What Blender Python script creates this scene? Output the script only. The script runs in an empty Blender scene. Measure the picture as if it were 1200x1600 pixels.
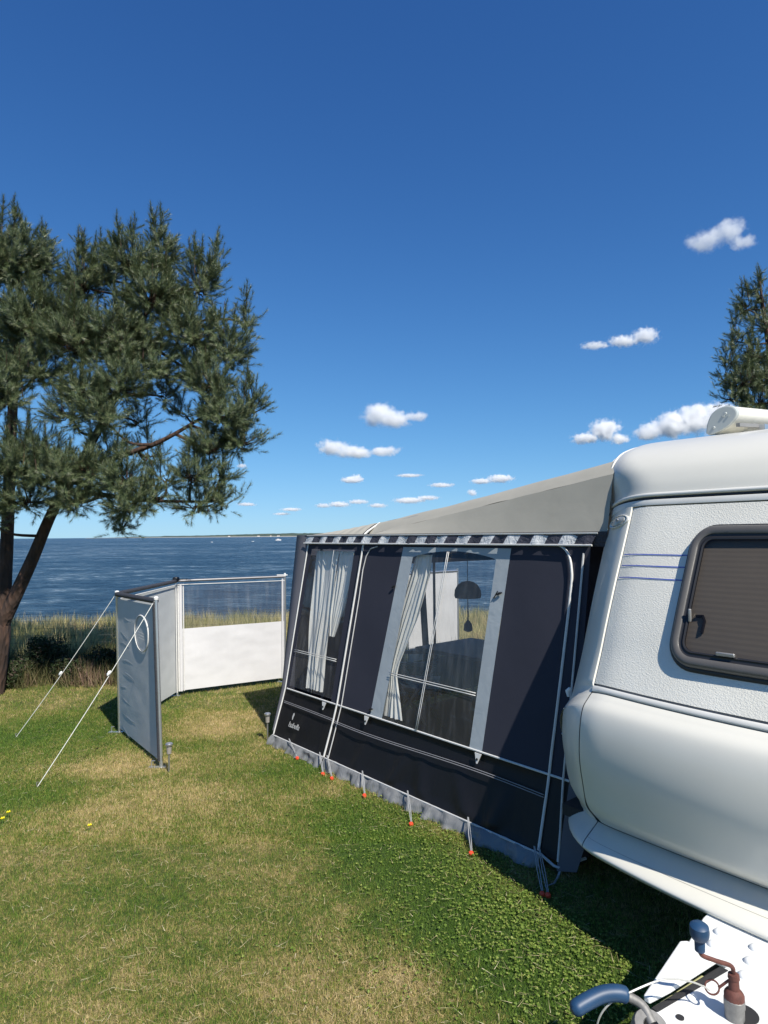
import bpy, bmesh, math, random
import numpy as np
from mathutils import Vector, Matrix, noise
R = math.radians
C = bpy.context.scene.collection
sc = bpy.context.scene
random.seed(7); rng = np.random.default_rng(7)

# ------------------------------------------------------------------ camera, world, sun, exposure
CAMH, FPX = 1.65, 1000.0
PITCH = math.atan(37.0 / FPX); ROLL = R(0.45)
cd = bpy.data.cameras.new('camera'); cam = bpy.data.objects.new('camera', cd); C.objects.link(cam)
cd.sensor_fit = 'VERTICAL'; cd.sensor_height = 36.0; cd.lens = FPX / 1600 * 36.0
cd.clip_start = 0.05; cd.clip_end = 90000
cam.matrix_world = Matrix.Translation((0, 0, CAMH)) @ Matrix.Rotation(R(90) + PITCH, 4, 'X') @ Matrix.Rotation(-ROLL, 4, 'Z')
sc.camera = cam
SUN_EL = R(48.0)
SUN_H = Vector((0.508, -0.861, 0)).normalized()
SUN = Vector((SUN_H.x * math.cos(SUN_EL), SUN_H.y * math.cos(SUN_EL), math.sin(SUN_EL)))
w_ = bpy.data.worlds.new('World'); sc.world = w_; w_.use_nodes = True
nt = w_.node_tree; nt.nodes.clear()
sky = nt.nodes.new('ShaderNodeTexSky'); sky.sky_type = 'NISHITA'; sky.sun_disc = False
sky.sun_elevation = SUN_EL
sky.sun_rotation = math.atan2(SUN_H.x, SUN_H.y)
sky.altitude = 2500; sky.air_density = 1.0; sky.dust_density = 0.5; sky.ozone_density = 3.0
bg = nt.nodes.new('ShaderNodeBackground'); bg.inputs[1].default_value = 0.10
ow = nt.nodes.new('ShaderNodeOutputWorld')
sep = nt.nodes.new('ShaderNodeSeparateColor'); cmb = nt.nodes.new('ShaderNodeCombineColor'); nt.links.new(sky.outputs[0], sep.inputs[0])
def wm(op, x, y):
    k = nt.nodes.new('ShaderNodeMath'); k.operation = op
    for i, q in enumerate((x, y)):
        if isinstance(q, (int, float)): k.inputs[i].default_value = q
        else: nt.links.new(q, k.inputs[i])
    return k.outputs[0]
for i, (g_, a_, b_) in enumerate(((1.30, .47, .085), (1.18, .90, .098), (1.0, 1.56, .11))):   # soft shoulder, as a camera renders it
    p_ = wm('POWER', sep.outputs[i], g_); nt.links.new(wm('DIVIDE', wm('MULTIPLY', p_, a_), wm('ADD', wm('MULTIPLY', p_, b_), 1.0)), cmb.inputs[i])
nt.links.new(cmb.outputs[0], bg.inputs[0]); nt.links.new(bg.outputs[0], ow.inputs[0])
sl = bpy.data.lights.new('sun', 'SUN'); sl.energy = 5.0; sl.angle = R(0.53); sl.color = (1.0, 0.94, 0.83)
so = bpy.data.objects.new('sun', sl); C.objects.link(so); so.rotation_euler = SUN.to_track_quat('Z', 'Y').to_euler()
so.location = (3, -5, 12)
sc.view_settings.view_transform = 'Standard'; sc.view_settings.look = 'None'
sc.view_settings.exposure = 0.42; sc.view_settings.gamma = 1.0; sc.view_settings.use_curve_mapping = False
sc.cycles.use_denoising = True
sc.cycles.max_bounces = 8; sc.cycles.transparent_max_bounces = 24; sc.cycles.sample_clamp_indirect = 6

def ray(x, y):                      # direction of a sight line of the photograph (1200 x 1600)
    dx, dy = x - 600, 800 - y
    c, s = math.cos(ROLL), math.sin(ROLL)
    a, b = dx * c + dy * s, -dx * s + dy * c
    cp, sp = math.cos(PITCH), math.sin(PITCH)
    return Vector((a / FPX, cp - sp * b / FPX, sp + cp * b / FPX))
def at(x, y, z=0.0):                # where it meets height z
    r = ray(x, y); t = (z - CAMH) / r.z
    return Vector((r.x * t, r.y * t, z))
def far(x, y, Y):                   # where it meets depth Y
    r = ray(x, y); t = Y / r.y
    return Vector((r.x * t, Y, CAMH + r.z * t))

# ------------------------------------------------------------------ materials
def nm(name):
    m = bpy.data.materials.new(name); m.use_nodes = True
    n = m.node_tree.nodes; b = n['Principled BSDF']
    return m, n, m.node_tree.links, b
def ramp(n, stops):
    r = n.new('ShaderNodeValToRGB'); e = r.color_ramp.elements
    while len(e) > 1: e.remove(e[-1])
    e[0].position, e[0].color = stops[0][0], (*stops[0][1], 1)
    for p, c in stops[1:]:
        k = e.new(p); k.color = (*c, 1)
    return r
def mat(name, col, rough=0.5, metal=0.0, var=0.08, vscale=6, bump=0.0, bscale=200, coat=0.0, spec=0.5, bdist=0.002, trans=0.0, sheen=0.0, stretch=None):
    m, n, l, b = nm(name)
    tc = n.new('ShaderNodeTexCoord'); src = tc.outputs['Object']
    if stretch:
        mp = n.new('ShaderNodeMapping'); mp.inputs['Scale'].default_value = stretch; l.new(src, mp.inputs[0]); src = mp.outputs[0]
    t = n.new('ShaderNodeTexNoise'); t.inputs['Scale'].default_value = vscale; t.inputs['Detail'].default_value = 8; t.inputs['Roughness'].default_value = 0.65
    l.new(src, t.inputs['Vector'])
    c = np.array(col)
    r = ramp(n, [(0.25, tuple(np.clip(c * (1 - var), 0, 1))), (0.75, tuple(np.clip(c * (1 + var), 0, 1)))])
    l.new(t.outputs[0], r.inputs[0]); l.new(r.outputs[0], b.inputs['Base Color'])
    b.inputs['Roughness'].default_value = rough; b.inputs['Metallic'].default_value = metal
    b.inputs['Coat Weight'].default_value = coat; b.inputs['Coat Roughness'].default_value = 0.08
    b.inputs['Specular IOR Level'].default_value = spec
    b.inputs['Sheen Weight'].default_value = sheen
    if bump:
        t2 = n.new('ShaderNodeTexNoise'); t2.inputs['Scale'].default_value = bscale; t2.inputs['Detail'].default_value = 3
        l.new(src, t2.inputs['Vector'])
        bp = n.new('ShaderNodeBump'); bp.inputs['Strength'].default_value = bump; bp.inputs['Distance'].default_value = bdist
        l.new(t2.outputs[0], bp.inputs['Height']); l.new(bp.outputs[0], b.inputs['Normal'])
    if trans:
        tr = n.new('ShaderNodeBsdfTranslucent'); l.new(r.outputs[0], tr.inputs[0])
        mx = n.new('ShaderNodeMixShader'); mx.inputs[0].default_value = trans
        l.new(b.outputs[0], mx.inputs[1]); l.new(tr.outputs[0], mx.inputs[2]); l.new(mx.outputs[0], n['Material Output'].inputs[0])
    return m
def fabric(name, col, rough=0.75, var=0.06, wr=0.35, wscale=7, trans=0.0, spec=0.3, weave=0.15, stretch=(1, 1, 1), wdist=0.012, dirt=0.0):
    m, n, l, b = nm(name)
    tc = n.new('ShaderNodeTexCoord'); src = tc.outputs['Object']
    t = n.new('ShaderNodeTexNoise'); t.inputs['Scale'].default_value = 3; t.inputs['Detail'].default_value = 10; t.inputs['Roughness'].default_value = 0.7
    l.new(src, t.inputs['Vector']); c = np.array(col)
    r = ramp(n, [(0.3, tuple(c * (1 - var))), (0.7, tuple(np.clip(c * (1 + var), 0, 1)))])
    l.new(t.outputs[0], r.inputs[0]); l.new(r.outputs[0], b.inputs['Base Color'])
    b.inputs['Roughness'].default_value = rough; b.inputs['Specular IOR Level'].default_value = spec
    mp = n.new('ShaderNodeMapping'); mp.inputs['Scale'].default_value = stretch; l.new(src, mp.inputs[0])
    a = n.new('ShaderNodeTexNoise'); a.inputs['Scale'].default_value = wscale; a.inputs['Detail'].default_value = 4; a.inputs['Distortion'].default_value = 0.8
    l.new(mp.outputs[0], a.inputs['Vector'])
    b1 = n.new('ShaderNodeBump'); b1.inputs['Strength'].default_value = wr; b1.inputs['Distance'].default_value = wdist
    l.new(a.outputs[0], b1.inputs['Height'])
    v = n.new('ShaderNodeTexNoise'); v.inputs['Scale'].default_value = 420; v.inputs['Detail'].default_value = 2; l.new(src, v.inputs['Vector'])
    b2 = n.new('ShaderNodeBump'); b2.inputs['Strength'].default_value = weave; b2.inputs['Distance'].default_value = 0.001
    l.new(v.outputs[0], b2.inputs['Height']); l.new(b1.outputs[0], b2.inputs['Normal']); l.new(b2.outputs[0], b.inputs['Normal'])
    if trans:
        tr = n.new('ShaderNodeBsdfTranslucent'); l.new(r.outputs[0], tr.inputs[0])
        mx = n.new('ShaderNodeMixShader'); mx.inputs[0].default_value = trans
        l.new(b.outputs[0], mx.inputs[1]); l.new(tr.outputs[0], mx.inputs[2]); l.new(mx.outputs[0], n['Material Output'].inputs[0])
    return m
def film(name, tint, wr=0.25, wscale=9, rough=0.04, ior=1.36, stretch=(1, 1, 1), frost=0.0, frostcol=(0.6, 0.6, 0.62), grid=0.0):
    """clear vinyl or acrylic: transparent, with a wavy gloss and a little milky haze of its own"""
    m, n, l, b = nm(name); n.remove(b)
    tc = n.new('ShaderNodeTexCoord'); mp = n.new('ShaderNodeMapping'); mp.inputs['Scale'].default_value = stretch
    l.new(tc.outputs['Object'], mp.inputs[0])
    a = n.new('ShaderNodeTexNoise'); a.inputs['Scale'].default_value = wscale; a.inputs['Detail'].default_value = 3; a.inputs['Distortion'].default_value = 1.0
    l.new(mp.outputs[0], a.inputs['Vector'])
    bp = n.new('ShaderNodeBump'); bp.inputs['Strength'].default_value = wr; bp.inputs['Distance'].default_value = 0.01; l.new(a.outputs[0], bp.inputs['Height'])
    tr = n.new('ShaderNodeBsdfTransparent'); tr.inputs[0].default_value = (*tint, 1)
    g = n.new('ShaderNodeBsdfGlossy'); g.inputs['Roughness'].default_value = rough; l.new(bp.outputs[0], g.inputs['Normal'])
    lw = n.new('ShaderNodeLayerWeight'); lw.inputs[0].default_value = 0.5; l.new(bp.outputs[0], lw.inputs['Normal'])
    pw = n.new('ShaderNodeMath'); pw.operation = 'POWER'; pw.inputs[1].default_value = 5; l.new(lw.outputs['Facing'], pw.inputs[0])
    f = n.new('ShaderNodeMath'); f.operation = 'MULTIPLY_ADD'; f0 = ((ior - 1) / (ior + 1)) ** 2; f.inputs[1].default_value = .9 - f0; f.inputs[2].default_value = f0 * 1.8; l.new(pw.outputs[0], f.inputs[0])
    mx = n.new('ShaderNodeMixShader'); l.new(f.outputs[0], mx.inputs[0]); l.new(tr.outputs[0], mx.inputs[1]); l.new(g.outputs[0], mx.inputs[2])
    out = mx
    if frost:
        d = n.new('ShaderNodeBsdfDiffuse'); d.inputs[0].default_value = (*frostcol, 1); l.new(bp.outputs[0], d.inputs['Normal'])
        m2 = n.new('ShaderNodeMixShader'); m2.inputs[0].default_value = frost
        # slanted noise streaks painted into the haze stand for reflected light
        sm = n.new('ShaderNodeMapping'); sm.inputs['Scale'].default_value = (11, 11, .7); sm.inputs['Rotation'].default_value = (0, 0.62, 0); l.new(tc.outputs['Object'], sm.inputs[0])
        sn = n.new('ShaderNodeTexNoise'); sn.inputs['Scale'].default_value = 2.5; sn.inputs['Detail'].default_value = 5; l.new(sm.outputs[0], sn.inputs['Vector'])
        mr = n.new('ShaderNodeMapRange'); mr.inputs[1].default_value = 0.45; mr.inputs[2].default_value = 0.80; mr.inputs[3].default_value = frost * 0.7; mr.inputs[4].default_value = min(1, frost * 2.0)
        l.new(sn.outputs[0], mr.inputs[0]); l.new(mr.outputs[0], m2.inputs[0])
        l.new(mx.outputs[0], m2.inputs[1]); l.new(d.outputs[0], m2.inputs[2]); out = m2
    l.new(out.outputs[0], n['Material Output'].inputs[0])
    return m

M = {}
M['gelcoat'] = mat('white_gelcoat', (0.66, 0.645, 0.58), 0.36, var=0.035, vscale=2.2, coat=0.25)
M['trim'] = mat('white_trim', (0.70, 0.69, 0.65), 0.32, var=0.04, vscale=9)
M['hull_dark'] = mat('underbody_black', (0.02, 0.02, 0.022), 0.8)
M['gap'] = mat('dark_seal', (0.03, 0.03, 0.035), 0.6)
M['greyseal'] = mat('grey_seal', (0.2, 0.2, 0.2), 0.6)
M['frame_grey'] = mat('window_rubber_grey', (0.10, 0.095, 0.09), 0.34, var=0.12, bump=0.15, bscale=300)
M['seal_black'] = mat('window_seal_black', (0.02, 0.02, 0.022), 0.45)
M['blind'] = mat('pleated_blind', (0.35, 0.34, 0.32), 0.9, var=0.06)
M['latch'] = mat('latch_grey', (0.33, 0.33, 0.33), 0.3, metal=0.5)
M['blue_line'] = mat('blue_decal', (0.05, 0.10, 0.42), 0.4)
M['plate'] = mat('white_drawbar_cover', (0.74, 0.75, 0.74), 0.38, var=0.05, vscale=12, bump=0.1, bscale=120)
M['beam'] = mat('drawbar_beam', (0.42, 0.42, 0.22), 0.6, var=0.15)
M['steel'] = mat('galvanised_steel', (0.24, 0.235, 0.225), 0.6, metal=0.45, var=0.3, vscale=35, bump=0.3, bscale=90)
M['alu'] = mat('brushed_aluminium', (0.62, 0.63, 0.64), 0.35, metal=0.85, var=0.1)
M['rust'] = mat('rusty_red_rod', (0.115, 0.040, 0.030), 0.75, var=0.45, vscale=45, bump=0.5, bscale=160)
M['blue_grip'] = mat('blue_plastic_grip', (0.014, 0.050, 0.115), 0.48, var=0.12, vscale=20, bump=0.1, bscale=80)
M['cable'] = mat('steel_cable', (0.5, 0.5, 0.47), 0.45, metal=0.3)
M['rubber'] = mat('tyre_rubber', (0.025, 0.025, 0.025), 0.8)
M['boxwhite'] = mat('roof_awning_casing', (0.70, 0.69, 0.62), 0.4, var=0.08, vscale=8)
M['boxcap'] = mat('casing_end_cap', (0.42, 0.45, 0.44), 0.45, var=0.05)
M['lens'] = mat('clear_lamp_lens', (0.45, 0.45, 0.42), 0.12, coat=0.8, bump=0.6, bscale=140)
M['lens_amber'] = mat('amber_lens', (0.40, 0.36, 0.14), 0.3, coat=0.5)
M['charcoal'] = fabric('charcoal_tent_fabric', (0.035, 0.037, 0.053), 0.85, wr=0.12, wscale=5, weave=0.1, spec=0.2)
M['black_pvc'] = fabric('black_pvc_fabric', (0.008, 0.008, 0.010), 0.5, wr=0.45, wscale=4.5, spec=0.28, weave=0.05, stretch=(1.2, 1, 0.5), wdist=0.02)
M['corner_grey'] = fabric('grey_corner_fabric', (0.125, 0.125, 0.145), 0.8, wr=0.1)
M['bluegrey'] = fabric('blue_grey_window_border', (0.36, 0.40, 0.43), 0.7, wr=0.2, wscale=12)
M['beige'] = fabric('beige_roof_fabric', (0.37, 0.355, 0.31), 0.85, wr=0.22, wscale=5, weave=0.1, trans=0.06, wdist=0.01)
M['skirt'] = fabric('grey_mud_skirt', (0.17, 0.175, 0.18), 0.42, wr=0.7, wscale=10, weave=0.03, spec=0.5, stretch=(1.5, 1.5, 0.4), wdist=0.02)
M['piping'] = mat('white_piping', (0.60, 0.60, 0.59), 0.5, var=0.1, vscale=30)
M['piping_grey'] = mat('light_grey_piping', (0.50, 0.50, 0.50), 0.5, var=0.15, vscale=30)
M['stitch'] = mat('grey_stitching', (0.22, 0.22, 0.24), 0.6)
M['stripe_light'] = fabric('light_valance_fabric', (0.50, 0.52, 0.54), 0.7, wr=0.8, wscale=40, var=0.2)
M['stripe_dark'] = fabric('dark_valance_fabric', (0.045, 0.047, 0.065), 0.7, wr=0.8, wscale=40, var=0.2)
M['vinyl'] = film('clear_vinyl', (0.93, 0.94, 0.95), wr=0.22, wscale=6, frost=0.06, stretch=(1, 1, 1.3))
M['vinyl_far'] = film('vinyl_far', (0.93, 0.94, 0.95), wr=0.15, wscale=6, frost=0.07)
M['mesh_film'] = film('windbreak_window_film', (0.80, 0.82, 0.85), wr=0.06, wscale=4, frost=0.06)
M['acrylic'] = film('tinted_acrylic', (0.50, 0.47, 0.44), ior=1.3, wr=0.02, wscale=2, rough=0.03)
M['curtain'] = fabric('white_curtain', (0.86, 0.84, 0.78), 0.9, wr=0.4, wscale=16, trans=0.25, stretch=(2, 2, 0.3))
M['blindwhite'] = fabric('white_roller_blind', (0.93, 0.93, 0.93), 0.8, wr=0.1, trans=0.85)
M['wb_grey'] = fabric('grey_windbreak_fabric', (0.47, 0.49, 0.50), 0.6, wr=0.07, wscale=5, weave=0.1, trans=0.06, wdist=0.015, stretch=(1, 1, 2.6))
M['wb_white'] = fabric('white_windbreak_fabric', (0.58, 0.58, 0.60), 0.6, wr=0.07, wscale=4, weave=0.1, trans=0.05, wdist=0.015, stretch=(1, 1, 2.6))
M['wb_lit'] = fabric('white_lit_panel_fabric', (0.55, 0.55, 0.56), 0.6, wr=0.1)
M['darkpad'] = fabric('dark_grey_padding', (0.045, 0.045, 0.052), 0.6, wr=0.4, wscale=30)
M['polegrey'] = mat('grey_pole', (0.20, 0.20, 0.215), 0.4, metal=0.4)
M['rope'] = mat('white_guy_rope', (0.72, 0.72, 0.68), 0.8)
M['plastic_w'] = mat('white_plastic', (0.75, 0.75, 0.74), 0.4)
M['black_plastic'] = mat('black_plastic', (0.015, 0.015, 0.017), 0.4)
M['red_plastic'] = mat('red_orange_peg_cap', (0.75, 0.07, 0.03), 0.45)
M['strap'] = mat('grey_webbing', (0.30, 0.31, 0.32), 0.8, bump=0.4, bscale=300)
M['solar'] = mat('solar_light_steel', (0.5, 0.5, 0.5), 0.3, metal=0.8)
M['solarglass'] = mat('solar_light_glass', (0.28, 0.26, 0.24), 0.15, coat=0.6)
M['inside'] = mat('interior_dark_furniture', (0.035, 0.038, 0.045), 0.6)
M['lampshade'] = mat('dark_lampshade', (0.05, 0.05, 0.055), 0.7)
M['groundsheet'] = mat('groundsheet_grey', (0.06, 0.065, 0.07), 0.9)
M['wire'] = mat('fence_wire', (0.05, 0.055, 0.05), 0.6, metal=0.3)
M['post'] = mat('fence_post_wood', (0.13, 0.10, 0.075), 0.85, bump=0.5, bscale=40)
M['yellow'] = mat('dandelion_yellow', (0.85, 0.72, 0.02), 0.8)
M['stalk'] = mat('flower_stalk', (0.10, 0.19, 0.04), 0.8)
M['cloud'] = None
M['boat'] = mat('boat_white', (0.8, 0.8, 0.8), 0.4)
M['boat_dark'] = mat('boat_window', (0.03, 0.04, 0.05), 0.3)
M['housewall'] = mat('far_house_wall', (0.7, 0.68, 0.62), 0.8)
M['houseroof'] = mat('far_house_roof', (0.22, 0.12, 0.09), 0.8)

# hammered aluminium panel
def m_hammer():
    m, n, l, b = nm('hammered_white_panel')
    tc = n.new('ShaderNodeTexCoord')
    mp = n.new('ShaderNodeMapping'); mp.inputs['Scale'].default_value = (1, 1, 1.5); mp.inputs['Rotation'].default_value = (0, 0.5, 0); l.new(tc.outputs['Object'], mp.inputs[0])
    t = n.new('ShaderNodeTexNoise'); t.inputs['Scale'].default_value = 190; t.inputs['Detail'].default_value = 1.5; t.inputs['Distortion'].default_value = 0.5
    l.new(mp.outputs[0], t.inputs['Vector'])
    v = n.new('ShaderNodeTexVoronoi'); v.feature = 'SMOOTH_F1'; v.inputs['Scale'].default_value = 170; l.new(mp.outputs[0], v.inputs['Vector'])
    mx = n.new('ShaderNodeMath'); mx.operation = 'ADD'; l.new(t.outputs[0], mx.inputs[0]); l.new(v.outputs['Distance'], mx.inputs[1])
    bp = n.new('ShaderNodeBump'); bp.inputs['Strength'].default_value = 0.42; bp.inputs['Distance'].default_value = 0.003
    l.new(mx.outputs[0], bp.inputs['Height']); l.new(bp.outputs[0], b.inputs['Normal'])
    d = n.new('ShaderNodeTexNoise'); d.inputs['Scale'].default_value = 3; d.inputs['Detail'].default_value = 6; l.new(tc.outputs['Object'], d.inputs['Vector'])
    r = ramp(n, [(0.3, (0.68, 0.665, 0.60)), (0.7, (0.76, 0.745, 0.68))]); l.new(d.outputs[0], r.inputs[0]); l.new(r.outputs[0], b.inputs['Base Color'])
    b.inputs['Roughness'].default_value = 0.33
    return m
M['hammer'] = m_hammer()

def m_ground(name, blades):
    """mown lawn: green and straw patches by world position; blades vary one by one"""
    m, n, l, b = nm(name)
    g = n.new('ShaderNodeNewGeometry'); P = g.outputs['Position']
    def nz(s, d=4, ro=0.6):
        t = n.new('ShaderNodeTexNoise'); t.inputs['Scale'].default_value = s; t.inputs['Detail'].default_value = d; t.inputs['Roughness'].default_value = ro
        l.new(P, t.inputs['Vector']); return t.outputs[0]
    def mth(op, a, b_, clamp=False):
        k = n.new('ShaderNodeMath'); k.operation = op; k.use_clamp = clamp
        for i, x in enumerate((a, b_)):
            if isinstance(x, (int, float)): k.inputs[i].default_value = x
            else: l.new(x, k.inputs[i])
        return k.outputs[0]
    val = mth('MULTIPLY_ADD' if 0 else 'ADD', mth('MULTIPLY', mth('SUBTRACT', nz(1.6, 6, .7), 0.5), 1.25), mth('ADD', mth('MULTIPLY', mth('SUBTRACT', nz(7, 5, .7), 0.5), 1.1), mth('MULTIPLY', mth('SUBTRACT', nz(38, 3), 0.5), 0.9)))
    val = mth('ADD', val, 0.44)
    # worn, dry places (+) and lush places (-) of this lawn
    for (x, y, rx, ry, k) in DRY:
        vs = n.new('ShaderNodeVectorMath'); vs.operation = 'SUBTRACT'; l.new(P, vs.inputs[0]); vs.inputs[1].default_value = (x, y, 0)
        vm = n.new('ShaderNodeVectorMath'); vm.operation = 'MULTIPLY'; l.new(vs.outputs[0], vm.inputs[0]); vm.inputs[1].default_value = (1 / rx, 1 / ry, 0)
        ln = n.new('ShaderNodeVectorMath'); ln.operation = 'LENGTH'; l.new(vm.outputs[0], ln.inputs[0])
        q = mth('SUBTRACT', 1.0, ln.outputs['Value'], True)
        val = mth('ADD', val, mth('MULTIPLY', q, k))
    if blades:
        rr = mth('MULTIPLY', mth('SUBTRACT', g.outputs['Random Per Island'], 0.5), 0.95)
        val = mth('ADD', val, rr)
        r = ramp(n, [(0.0, (0.100, 0.185, 0.026)), (0.28, (0.165, 0.240, 0.038)), (0.5, (0.255, 0.270, 0.060)), (0.72, (0.390, 0.320, 0.115)), (1.0, (0.62, 0.49, 0.25))])
    else:
        val = mth('ADD', val, mth('MULTIPLY', mth('SUBTRACT', nz(60, 4, 0.8), 0.5), 1.3))
        r = ramp(n, [(0.0, (0.035, 0.065, 0.012)), (0.35, (0.085, 0.105, 0.025)), (0.65, (0.20, 0.165, 0.066)), (1.0, (0.36, 0.28, 0.15))])
    l.new(val, r.inputs[0]); l.new(r.outputs[0], b.inputs['Base Color'])
    b.inputs['Roughness'].default_value = 0.6 if blades else 0.9; b.inputs['Specular IOR Level'].default_value = 0.3
    if blades:
        tr = n.new('ShaderNodeBsdfTranslucent'); l.new(r.outputs[0], tr.inputs[0])
        mx = n.new('ShaderNodeMixShader'); mx.inputs[0].default_value = 0.3
        l.new(b.outputs[0], mx.inputs[1]); l.new(tr.outputs[0], mx.inputs[2]); l.new(mx.outputs[0], n['Material Output'].inputs[0])
    else:
        t = n.new('ShaderNodeTexNoise'); t.inputs['Scale'].default_value = 120; t.inputs['Detail'].default_value = 5; l.new(P, t.inputs['Vector'])
        bp = n.new('ShaderNodeBump'); bp.inputs['Strength'].default_value = 0.8; bp.inputs['Distance'].default_value = 0.02; l.new(t.outputs[0], bp.inputs['Height']); l.new(bp.outputs[0], b.inputs['Normal'])
    return m
_d = lambda x, y: (at(x, y).x, at(x, y).y)
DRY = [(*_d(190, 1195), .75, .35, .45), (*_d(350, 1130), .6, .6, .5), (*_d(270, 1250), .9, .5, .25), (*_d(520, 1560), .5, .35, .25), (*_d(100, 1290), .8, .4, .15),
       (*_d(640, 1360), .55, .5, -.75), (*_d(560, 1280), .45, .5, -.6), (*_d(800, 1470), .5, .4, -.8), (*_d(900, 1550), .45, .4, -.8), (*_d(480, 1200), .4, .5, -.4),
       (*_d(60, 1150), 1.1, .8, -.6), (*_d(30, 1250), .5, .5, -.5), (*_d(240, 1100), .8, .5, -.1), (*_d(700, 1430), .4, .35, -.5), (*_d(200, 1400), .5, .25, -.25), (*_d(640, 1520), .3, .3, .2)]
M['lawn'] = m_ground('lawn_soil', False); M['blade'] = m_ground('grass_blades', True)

def m_rand(name, stops, rough=0.6, trans=0.25, spec=0.3, pos=0.0):
    m, n, l, b = nm(name); g = n.new('ShaderNodeNewGeometry')
    r = ramp(n, stops); src = g.outputs['Random Per Island']
    if pos:
        t = n.new('ShaderNodeTexNoise'); t.inputs['Scale'].default_value = pos; t.inputs['Detail'].default_value = 3; l.new(g.outputs['Position'], t.inputs['Vector'])
        mx = n.new('ShaderNodeMath'); mx.operation = 'MULTIPLY_ADD'; l.new(t.outputs[0], mx.inputs[0]); mx.inputs[1].default_value = 2.2; mx.inputs[2].default_value = -0.85
        ad = n.new('ShaderNodeMath'); ad.operation = 'MULTIPLY_ADD'; l.new(src, ad.inputs[0]); ad.inputs[1].default_value = 0.5; l.new(mx.outputs[0], ad.inputs[2]); src = ad.outputs[0]
    l.new(src, r.inputs[0]); l.new(r.outputs[0], b.inputs['Base Color'])
    b.inputs['Roughness'].default_value = rough; b.inputs['Specular IOR Level'].default_value = spec
    if trans:
        tr = n.new('ShaderNodeBsdfTranslucent'); l.new(r.outputs[0], tr.inputs[0])
        mx = n.new('ShaderNodeMixShader'); mx.inputs[0].default_value = trans
        l.new(b.outputs[0], mx.inputs[1]); l.new(tr.outputs[0], mx.inputs[2]); l.new(mx.outputs[0], n['Material Output'].inputs[0])
    return m
M['needles'] = m_rand('pine_needles', [(0, (0.034, 0.054, 0.024)), (0.5, (0.082, 0.122, 0.056)), (0.8, (0.190, 0.240, 0.118)), (1, (0.34, 0.34, 0.18))], 0.42, 0.15, 0.5)
M['dune'] = m_rand('dune_grass', [(0, (0.16, 0.19, 0.06)), (0.4, (0.38, 0.35, 0.14)), (0.75, (0.62, 0.53, 0.28)), (1, (0.44, 0.30, 0.20))], 0.7, 0.3, 0.2, pos=1.3)
M['weed'] = m_rand('dark_weeds', [(0, (0.04, 0.055, 0.02)), (0.5, (0.08, 0.09, 0.035)), (0.85, (0.17, 0.14, 0.07)), (1, (0.24, 0.16, 0.12))], 0.7, 0.2, 0.2, pos=2.0)
M['straw'] = m_rand('straw_litter', [(0, (0.30, 0.25, 0.12)), (0.6, (0.50, 0.42, 0.24)), (1, (0.66, 0.58, 0.40))], 0.7, 0.1)
M['clover'] = m_rand('clover_leaf', [(0, (0.11, 0.19, 0.028)), (0.6, (0.18, 0.26, 0.045)), (1, (0.30, 0.33, 0.09))], 0.6, 0.25)
M['leaf'] = m_rand('shrub_leaf', [(0, (0.018, 0.032, 0.012)), (0.6, (0.04, 0.062, 0.02)), (1, (0.10, 0.07, 0.06))], 0.6, 0.2)
def m_bark():
    m, n, l, b = nm('pine_bark'); tc = n.new('ShaderNodeTexCoord')
    mp = n.new('ShaderNodeMapping'); mp.inputs['Scale'].default_value = (1, 1, 0.35); l.new(tc.outputs['Object'], mp.inputs[0])
    v = n.new('ShaderNodeTexVoronoi'); v.inputs['Scale'].default_value = 28; l.new(mp.outputs[0], v.inputs['Vector'])
    t = n.new('ShaderNodeTexNoise'); t.inputs['Scale'].default_value = 14; t.inputs['Detail'].default_value = 8; l.new(mp.outputs[0], t.inputs['Vector'])
    r = ramp(n, [(0.25, (0.018, 0.012, 0.010)), (0.5, (0.050, 0.029, 0.021)), (0.8, (0.12, 0.062, 0.040))]); l.new(t.outputs[0], r.inputs[0]); l.new(r.outputs[0], b.inputs['Base Color'])
    bp = n.new('ShaderNodeBump'); bp.inputs['Strength'].default_value = 0.9; bp.inputs['Distance'].default_value = 0.02; l.new(v.outputs['Distance'], bp.inputs['Height']); l.new(bp.outputs[0], b.inputs['Normal'])
    b.inputs['Roughness'].default_value = 0.9
    return m
M['bark'] = m_bark()
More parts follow.
